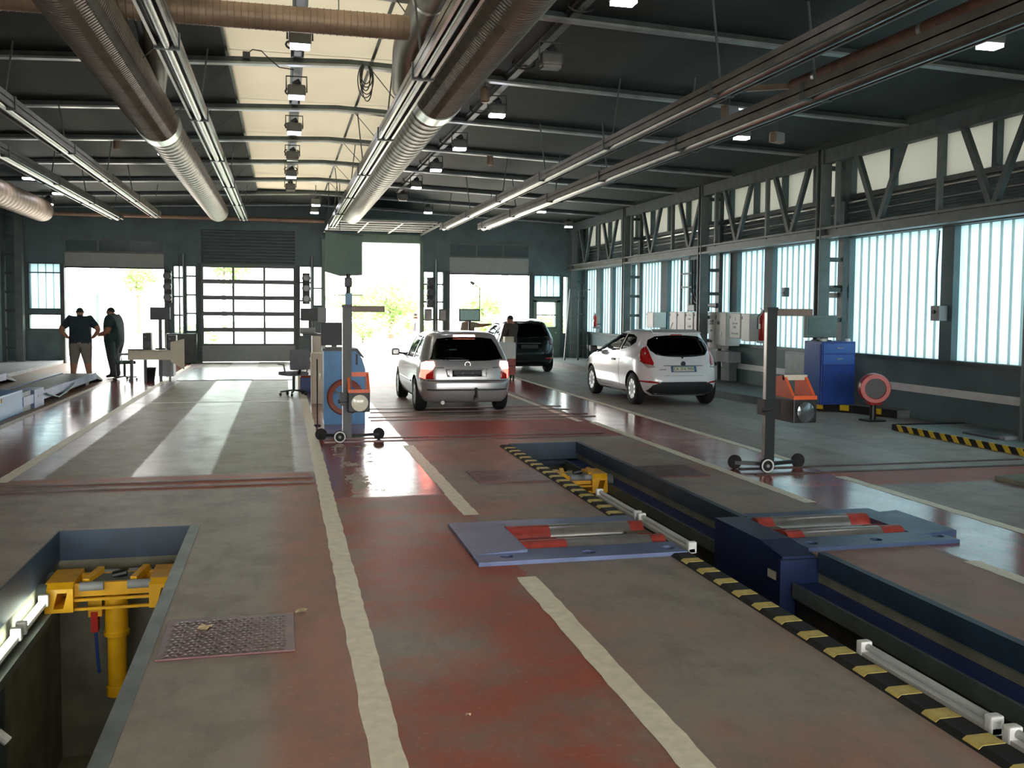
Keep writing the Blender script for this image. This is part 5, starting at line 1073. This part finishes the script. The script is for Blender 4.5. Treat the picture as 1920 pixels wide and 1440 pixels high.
for s in (-1, 1):
    f = (lambda p: p) if s > 0 else mirror_poly
    S.patch(f([(.60,1.02),(.74,1.02),(.80,.90),(.79,.80),(.62,.84)]), 'rear', .008, mat('dull_red_lens', '5c2222', .2, 0, .1), 'tail_lamp', T, .03, 1, .03); MB().cbox(s*.52-.02, s*.52+.02, .7, 2.3, 1.53, 1.57, .012).build('roof_rail', GALV, T); S.patch(f([(.48,.40),(.76,.40),(.76,.45),(.48,.45)]), 'rear', .006, TAILR, 'reflector', T, .01, 1, .05)
S.patch([(-.26,.72),(.26,.72),(.26,.83),(-.26,.83)], 'rear', .01, DGREYP, 'number_plate', T, .01); S.patch([(-.35,.86),(.35,.86),(.35,.885),(-.35,.885)], 'rear', .008, STEEL2, 'plate_trim', T, .01)
S.patch([(-.6,.26),(.6,.26),(.66,.36),(-.66,.36)], 'rear', .005, BLACK, 'lower_bumper', T, .01)
MB().tube([(0, S.rear(0,1.05)-.015, 1.035), (.3, S.rear(.3,1.08)-.015, 1.06)], .008, 6).build('rear_wiper', BLACK, T)
# ------------------------------------------------------------------ people
SKIN = mat('skin', 'a8765c', .55, 0, .06); HAIRD = mat('dark_hair', '1d1712', .7, 0, .1)
def skin_mesh(verts, edges, radii, root, sub=2):
    me = bpy.data.meshes.new('sk'); me.from_pydata(verts, edges, []); o = bpy.data.objects.new('sk', me); COL.objects.link(o)
    o.modifiers.new('s', 'SKIN'); me.skin_vertices
    for i, r in enumerate(radii):
        d = me.skin_vertices[0].data[i]; d.radius = r if isinstance(r, tuple) else (r, r); d.use_root = (i == root)
    sb = o.modifiers.new('b', 'SUBSURF'); sb.levels = sub; sb.render_levels = sub
    dg = bpy.context.evaluated_depsgraph_get(); ev = o.evaluated_get(dg); res = bpy.data.meshes.new_from_object(ev)
    bpy.data.objects.remove(o); return res
def person(label, loc, rz, H, pose, mats, bulk=1., hair=True, legs='long', sleeves='short'):
    """facing +y in its own frame; pose: overrides for joints of a 1.8 m figure"""
    J = dict(pelvis=(0,0,.95), spine=(0,.01,1.15), chest=(0,0,1.36), neck=(0,.0,1.52), chin=(0,.03,1.585), head=(0,.03,1.67), top=(0,.02,1.755),
             shl=(-.19,0,1.45), shr=(.19,0,1.45), ell=(-.26,-.02,1.17), elr=(.26,-.02,1.17), wrl=(-.27,.06,.92), wrr=(.27,.06,.92), hal=(-.27,.09,.83), har=(.27,.09,.83),
             hil=(-.10,0,.90), hir=(.10,0,.90), knl=(-.11,.03,.50), knr=(.11,.03,.50), anl=(-.12,-.02,.09), anr=(.12,-.02,.09), tol=(-.14,.17,.045), tor=(.14,.17,.045), hel=(-.12,-.07,.05), her=(.12,-.07,.05))
    J.update(pose); s = H/1.8
    R = dict(pelvis=(.17*bulk,.13*bulk), spine=(.165*bulk,.125*bulk*1.05), chest=(.17*bulk,.125), neck=(.072,.075), chin=(.08,.088), head=(.096,.112), top=(.07,.08), shl=.10*bulk**.6, shr=.10*bulk**.6, ell=.064, elr=.064, wrl=.04, wrr=.04, hal=(.042,.022), har=(.042,.022),
             hil=.12*bulk, hir=.12*bulk, knl=.078*bulk**.7, knr=.078*bulk**.7, anl=.055, anr=.055, tol=(.042,.03), tor=(.042,.03), hel=.04, her=.04)
    E = [('pelvis','spine'),('spine','chest'),('chest','neck'),('neck','chin'),('chin','head'),('head','top'),('chest','shl'),('chest','shr'),('shl','ell'),('shr','elr'),('ell','wrl'),('elr','wrr'),('wrl','hal'),('wrr','har'),
         ('pelvis','hil'),('pelvis','hir'),('hil','knl'),('hir','knr'),('knl','anl'),('knr','anr'),('anl','tol'),('anr','tor'),('anl','hel'),('anr','her')]
    names = list(J); idx = {n: i for i, n in enumerate(names)}
    me = skin_mesh([tuple(c*s for c in J[n]) for n in names], [(idx[a], idx[b]) for a, b in E], [tuple(x*s for x in R[n]) if isinstance(R[n], tuple) else R[n]*s for n in names], idx['pelvis'], 3)
    # fingers: short skinned chains rooted in each palm
    bm = bmesh.new(); bm.from_mesh(me)
    for sd in ('l', 'r'):
        w = Vector(J['wr'+sd]); h = Vector(J['ha'+sd]); d = (h-w).normalized(); sg = -1 if sd == 'l' else 1
        ac = d.cross(Vector((sg, 0, 0)))
        ac = ac.normalized() if ac.length > .2 else d.orthogonal().normalized()
        pn = ac.cross(d).normalized()
        V = []; Ed = []; Rd = []
        for k in range(4):
            b = h+ac*(-.028+.019*k); ln = (.07, .082, .078, .06)[k]; i0 = len(V)
            V += [b-d*.02, b+d*ln*.4+pn*.006, b+d*ln*.72+pn*.02, b+d*ln*.9+pn*.035]; Ed += [(i0, i0+1), (i0+1, i0+2), (i0+2, i0+3)]; Rd += [.0095, .009, .0085, .007]
        i0 = len(V); b = h-d*.05+ac*(-.03); V += [b, b-ac*.035+d*.02, b-ac*.045+d*.05, b-ac*.042+d*.072]; Ed += [(i0, i0+1), (i0+1, i0+2), (i0+2, i0+3)]; Rd += [.012, .011, .01, .008]
        for k in range(5):
            ids = [4*k+j for j in range(4)]
            fme = skin_mesh([tuple(V[i]*s) for i in ids], [(0, 1), (1, 2), (2, 3)], [Rd[i]*s for i in ids], 0, 1); bm.from_mesh(fme); bpy.data.meshes.remove(fme)
    bm.to_mesh(me); bm.free()
    for m in (SKIN, mats['shirt'], mats['legs'], mats.get('shoes', BLACK)): me.materials.append(m)
    rad = lambda n: (max(R[n]) if isinstance(R[n], tuple) else R[n])*s
    segs = [(a, b, Vector(J[a])*s, Vector(J[b])*s) for a, b in E]; mi = []
    for p in me.polygons:
        c = p.center; best = None
        for a, b, pa, pb in segs:
            ab = pb-pa; t = max(0, min(1, (c-pa).dot(ab)/max(ab.length_squared, 1e-9))); d = (pa+ab*t-c).length-.75*(rad(a)*(1-t)+rad(b)*t)
            if best is None or d < best[0]: best = (d, a, b, t)
        _, a, b, t = best; k = 0
        if a in ('pelvis', 'spine', 'chest') and b in ('spine', 'chest', 'shl', 'shr', 'neck'): k = 1 if not (b == 'neck' and t > .55) else 0
        if a in ('shl', 'shr'): k = 1 if (sleeves == 'long' or t < .72) else 0
        if a in ('ell', 'elr'): k = 1 if sleeves == 'long' else 0
        if a in ('hil', 'hir') or b in ('hil', 'hir'): k = 2
        if a in ('knl', 'knr'): k = 2 if (legs == 'long' or t < .3) else 0
        if a in ('anl', 'anr'): k = 3
        if k != 3 and c.z < .07*s: k = 3
        if a == 'pelvis' and b == 'spine' and c.z < (.93 if mats.get('untucked') else .99)*s: k = 2
        if mats.get('untucked') and c.z > mats['untucked']*s and k == 2 and c.z < 1.1*s: k = 1
        mi.append(k)
    me.polygons.foreach_set('material_index', mi); me.polygons.foreach_set('use_smooth', [True]*len(mi)); me.update()
    t = thing('person', label, 'person', loc, rz)
    o = bpy.data.objects.new('body', me); COL.objects.link(o); o.parent = t
    hv = Vector(J['head'])*s
    if hair:
        hm = MB(); n = 18; vs = []; fs = []
        for i in range(8):
            ph = .02+(math.pi*.56)*i/7
            for j in range(n):
                a = 2*math.pi*j/n; cut = 1.0 if math.sin(a) < .35 else .62
                p2 = ph*cut; vs.append(hv+Vector((.086*s*math.sin(p2)*math.cos(a), .100*s*math.sin(p2)*math.sin(a)-.010*s, .098*s*math.cos(p2)+.006)))
        fs = [(i*n+j, i*n+(j+1) % n, (i+1)*n+(j+1) % n, (i+1)*n+j) for i in range(7) for j in range(n)]+[tuple(range(n))]
        hm.add(vs, fs).build('hair', mats.get('hair', HAIRD), t, smooth=80)
    fc = MB(); f = hv+Vector((0, .098*s, -.02*s)); fc.lathe([(.004*s, .02*s), (.011*s, -.005*s), (.014*s, -.022*s), (.004*s, -.028*s)], 8, (0, .35, 1), f); fc.build('nose', SKIN, t, smooth=True)
    for sx in (-1, 1):
        MB().lathe([(.001, -.009*s), (.009*s, 0), (.001, .009*s)], 8, (0,0,1), hv+Vector((sx*.03*s, .088*s, .008*s))).build('eye', BLACK, t)
        MB().lathe([(.004*s, -.028*s), (.014*s, -.01*s), (.016*s, .014*s), (.004*s, .028*s)], 8, (0,0,1), hv+Vector((sx*.084*s, -.005*s, -.01*s))).build('ear', SKIN, t, smooth=True)
    MB().box(hv.x-.022*s, hv.x+.022*s, hv.y+.09*s, hv.y+.097*s, hv.z-.062*s, hv.z-.054*s).build('mouth', mat('lips', '7d4a42', .6), t)
    return t
NAVY = mat('dark_navy_shirt', '23303a', .85, 0, .15, 10); KHAKI = mat('khaki_shorts', '857f74', .85, 0, .12, 10); DGREEN = mat('dark_green_shirt', '253a38', .85, 0, .15, 10); JEANS = mat('dark_trousers', '3c4048', .85, 0, .15, 10)
person('man seen from behind with hands on hips, in dark shirt and pale knee shorts', (-5.0, 26.0, 0), .05, 1.84,
       dict(shl=(-.23,0,1.47), shr=(.23,0,1.47), ell=(-.44,-.08,1.22), elr=(.44,-.08,1.22), wrl=(-.30,.02,1.04), wrr=(.30,.02,1.04), hal=(-.24,.09,1.02), har=(.24,.09,1.02), knl=(-.15,.03,.5), knr=(.15,.03,.5), anl=(-.17,-.02,.09), anr=(.20,-.02,.09), tol=(-.22,.16,.045), tor=(.26,.16,.045), hel=(-.17,-.07,.05), her=(.2,-.07,.05)),
       dict(shirt=NAVY, legs=KHAKI, untucked=.9), 1.75, True, 'short')
person('heavy man in a long dark green shirt and grey trousers facing the man in shorts', (-4.22, 26.2, 0), 1.35, 1.86,
       dict(shl=(-.21,.02,1.47), shr=(.21,.02,1.47), ell=(-.27,.05,1.18), elr=(.27,.08,1.18), wrl=(-.12,.30,1.10), wrr=(.14,.32,1.08), hal=(-.05,.38,1.10), har=(.07,.40,1.08), neck=(0,.03,1.53), chin=(0,.08,1.58), head=(0,.09,1.66), top=(0,.08,1.745)),
       dict(shirt=DGREEN, legs=JEANS, untucked=.78), 1.85, True, 'long')
person('man in a tan shirt pointing with an outstretched arm behind the dark screen', (5.52, 28.6, 0), -.95, 1.72,
       dict(elr=(.42,.14,1.42), wrr=(.62,.26,1.45), har=(.70,.30,1.46)), dict(shirt=mat('tan_shirt', '9a8f7a', .85, 0, .1), legs=JEANS), 1.1, True, 'long')
person('man in a brown jacket standing with a clipboard beside the dark car', (6.12, 25.5, 0), .6, 1.72,
       dict(ell=(-.27,.05,1.16), elr=(.27,.08,1.16), wrl=(-.10,.26,1.12), wrr=(.14,.28,1.10), hal=(-.03,.33,1.13), har=(.07,.35,1.11)), dict(shirt=mat('brown_jacket', '4a4038', .85, 0, .15), legs=JEANS), 1.15, True, 'long', 'long')
person('man with dark hair standing outside the tall doorway', (5.12, 37.5, 0), .9, 1.72,
       dict(ell=(-.34,-.05,1.2), wrl=(-.27,.1,1.02), hal=(-.2,.16,1.0)), dict(shirt=mat('grey_tshirt', '6c6a70', .85), legs=mat('light_trousers', '8c8d96', .85)), 1.0, True, 'long')
# ------------------------------------------------------------------ outside
BARK = mat('tree_bark', '6a5c4c', .85, 0, .2)
def leaf_mesh(seed, rx, ry, rz, n, size):
    rnd = random.Random(seed); mb = MB(); cl = [Vector((rnd.gauss(0, .45)*rx, rnd.gauss(0, .45)*ry, rnd.gauss(0, .42)*rz)) for _ in range(26)]
    for _ in range(n):
        c = rnd.choice(cl)+Vector((rnd.gauss(0, .16)*rx, rnd.gauss(0, .16)*ry, rnd.gauss(0, .16)*rz)); a = Vector((rnd.uniform(-1, 1), rnd.uniform(-1, 1), rnd.uniform(-.6, .6))).normalized(); b = a.orthogonal().normalized(); k = size*rnd.uniform(.6, 1.3)
        mb.add([c-a*k, c+b*k*.4, c+a*k, c-b*k*.4], [(0,1,2,3)])
    return mb.mesh('foliage', mat_leaf)
mat_leaf = mat_trans('sunlit_leaves', '86a866', 'a2c47c', .42, .25, 2)
LM = [leaf_mesh(k, 2.4, 2.2, 2.0, 1500, .22) for k in range(3)]
def tree(x, y, h, k, sc, label):
    t = thing('tree', label, 'tree', (x, y, -.03), k*1.3)
    MB().tube([(0, 0, 0), (.1, .05, h*.4), (0, .1, h*.75)], [.22, .16, .07], 9).build('trunk', BARK, t, smooth=True)
    for a in range(3): MB().tube([(.05, .05, h*.45), (math.cos(a*2.1)*h*.16, math.sin(a*2.1)*h*.16, h*.68), (math.cos(a*2.1)*h*.26, math.sin(a*2.1)*h*.26, h*.85)], [.08, .05, .02], 7).build('branch', BARK, t, smooth=True)
    o = bpy.data.objects.new('foliage', LM[k % 3]); COL.objects.link(o); o.parent = t; o.location = (0, 0, h*.78); o.scale = (sc, sc, sc*.9); o['kind'] = 'stuff'
tree(6.6, 60, 3.3, 0, 1.0, 'leafy tree beyond the tall doorway, between two others'); tree(13.2, 63, 2.6, 1, .8, 'leafy tree beyond the dark car doorway'); tree(4.4, 66, 2.9, 2, .75, 'leafy tree farthest from the hall beyond the tall doorway'); tree(-10.0, 72, 5.2, 1, .75, 'tall tree beyond the doorway with the two men'); tree(-4.4, 78, 7.5, 2, .9, 'tall tree beyond the glazed closed door')
SM = leaf_mesh(9, 1.0, .8, .6, 500, .13)
for i, (x, y, s, lab) in enumerate(((4.2, 52, 1.0, 'low shrub under the tree beyond the tall doorway'), (7.5, 56, 1.2, 'shrub between the trees past the man outside'), (11.2, 52, 1.2, 'shrub beyond the pointing man'), (15.0, 54, 1.3, 'shrub beyond the dark car roof'), (-4.2, 47, .9, 'small shrub beyond the cream desk'))):
    t = thing('shrub', lab, 'shrub', (x, y, -.03), i*.8); MB().tube([(0, 0, 0), (.05, 0, .5)], .05, 6).build('stem', BARK, t)
    o = bpy.data.objects.new('foliage', SM); COL.objects.link(o); o.parent = t; o.location = (0, 0, .75*s); o.scale = (s*1.3, s, s); o['kind'] = 'stuff'
t = thing('gate_booth', 'glazed gate booth with a flat roof beyond the two men', 'booth', (-8.6, 48, -.03))
MB().box(-1.6, 1.9, -1.3, 1.3, 2.45, 2.6).build('roof', GREYP, t); MB().box(-1.4, 1.7, -1.1, 1.1, 0, .8).build('lower_wall', WHITEP, t)
for x in (-1.4, -.1, .9, 1.6): MB().box(x, x+.12, -1.1, -1.0, .8, 2.45).build('post', GREYP, t); MB().box(x, x+.12, 1.0, 1.1, .8, 2.45).build('post', GREYP, t)
for x in (-1.28, .02): MB().box(x, x+1.1, -1.06, -1.04, .85, 2.4).build('pane', mat_glass('booth_glass', 'bcd0cc') if 'booth_glass' not in MATS else MATS['booth_glass'], t)
t = thing('carport', 'pale canopy jutting in beyond the top of the tall doorway', 'canopy', (7.6, 46, 0))
MB().box(-1.2, 3.5, -2, 4, 4.9, 6.2).build('fascia', mat('pale_cladding', 'aab2b2', .6), t)
for k in range(8): MB().box(-1.22, -1.19, -1.9+.7*k, -1.8+.7*k, 4.9, 6.2).build('rib', GREYP, t)
MB().box(3.0, 3.3, 0, .3, -.03, 4.9).build('post', GREYP, t); MB().box(-1.2, 3.5, -2.05, -2, 4.85, 4.98).build('gutter', GREYP, t)
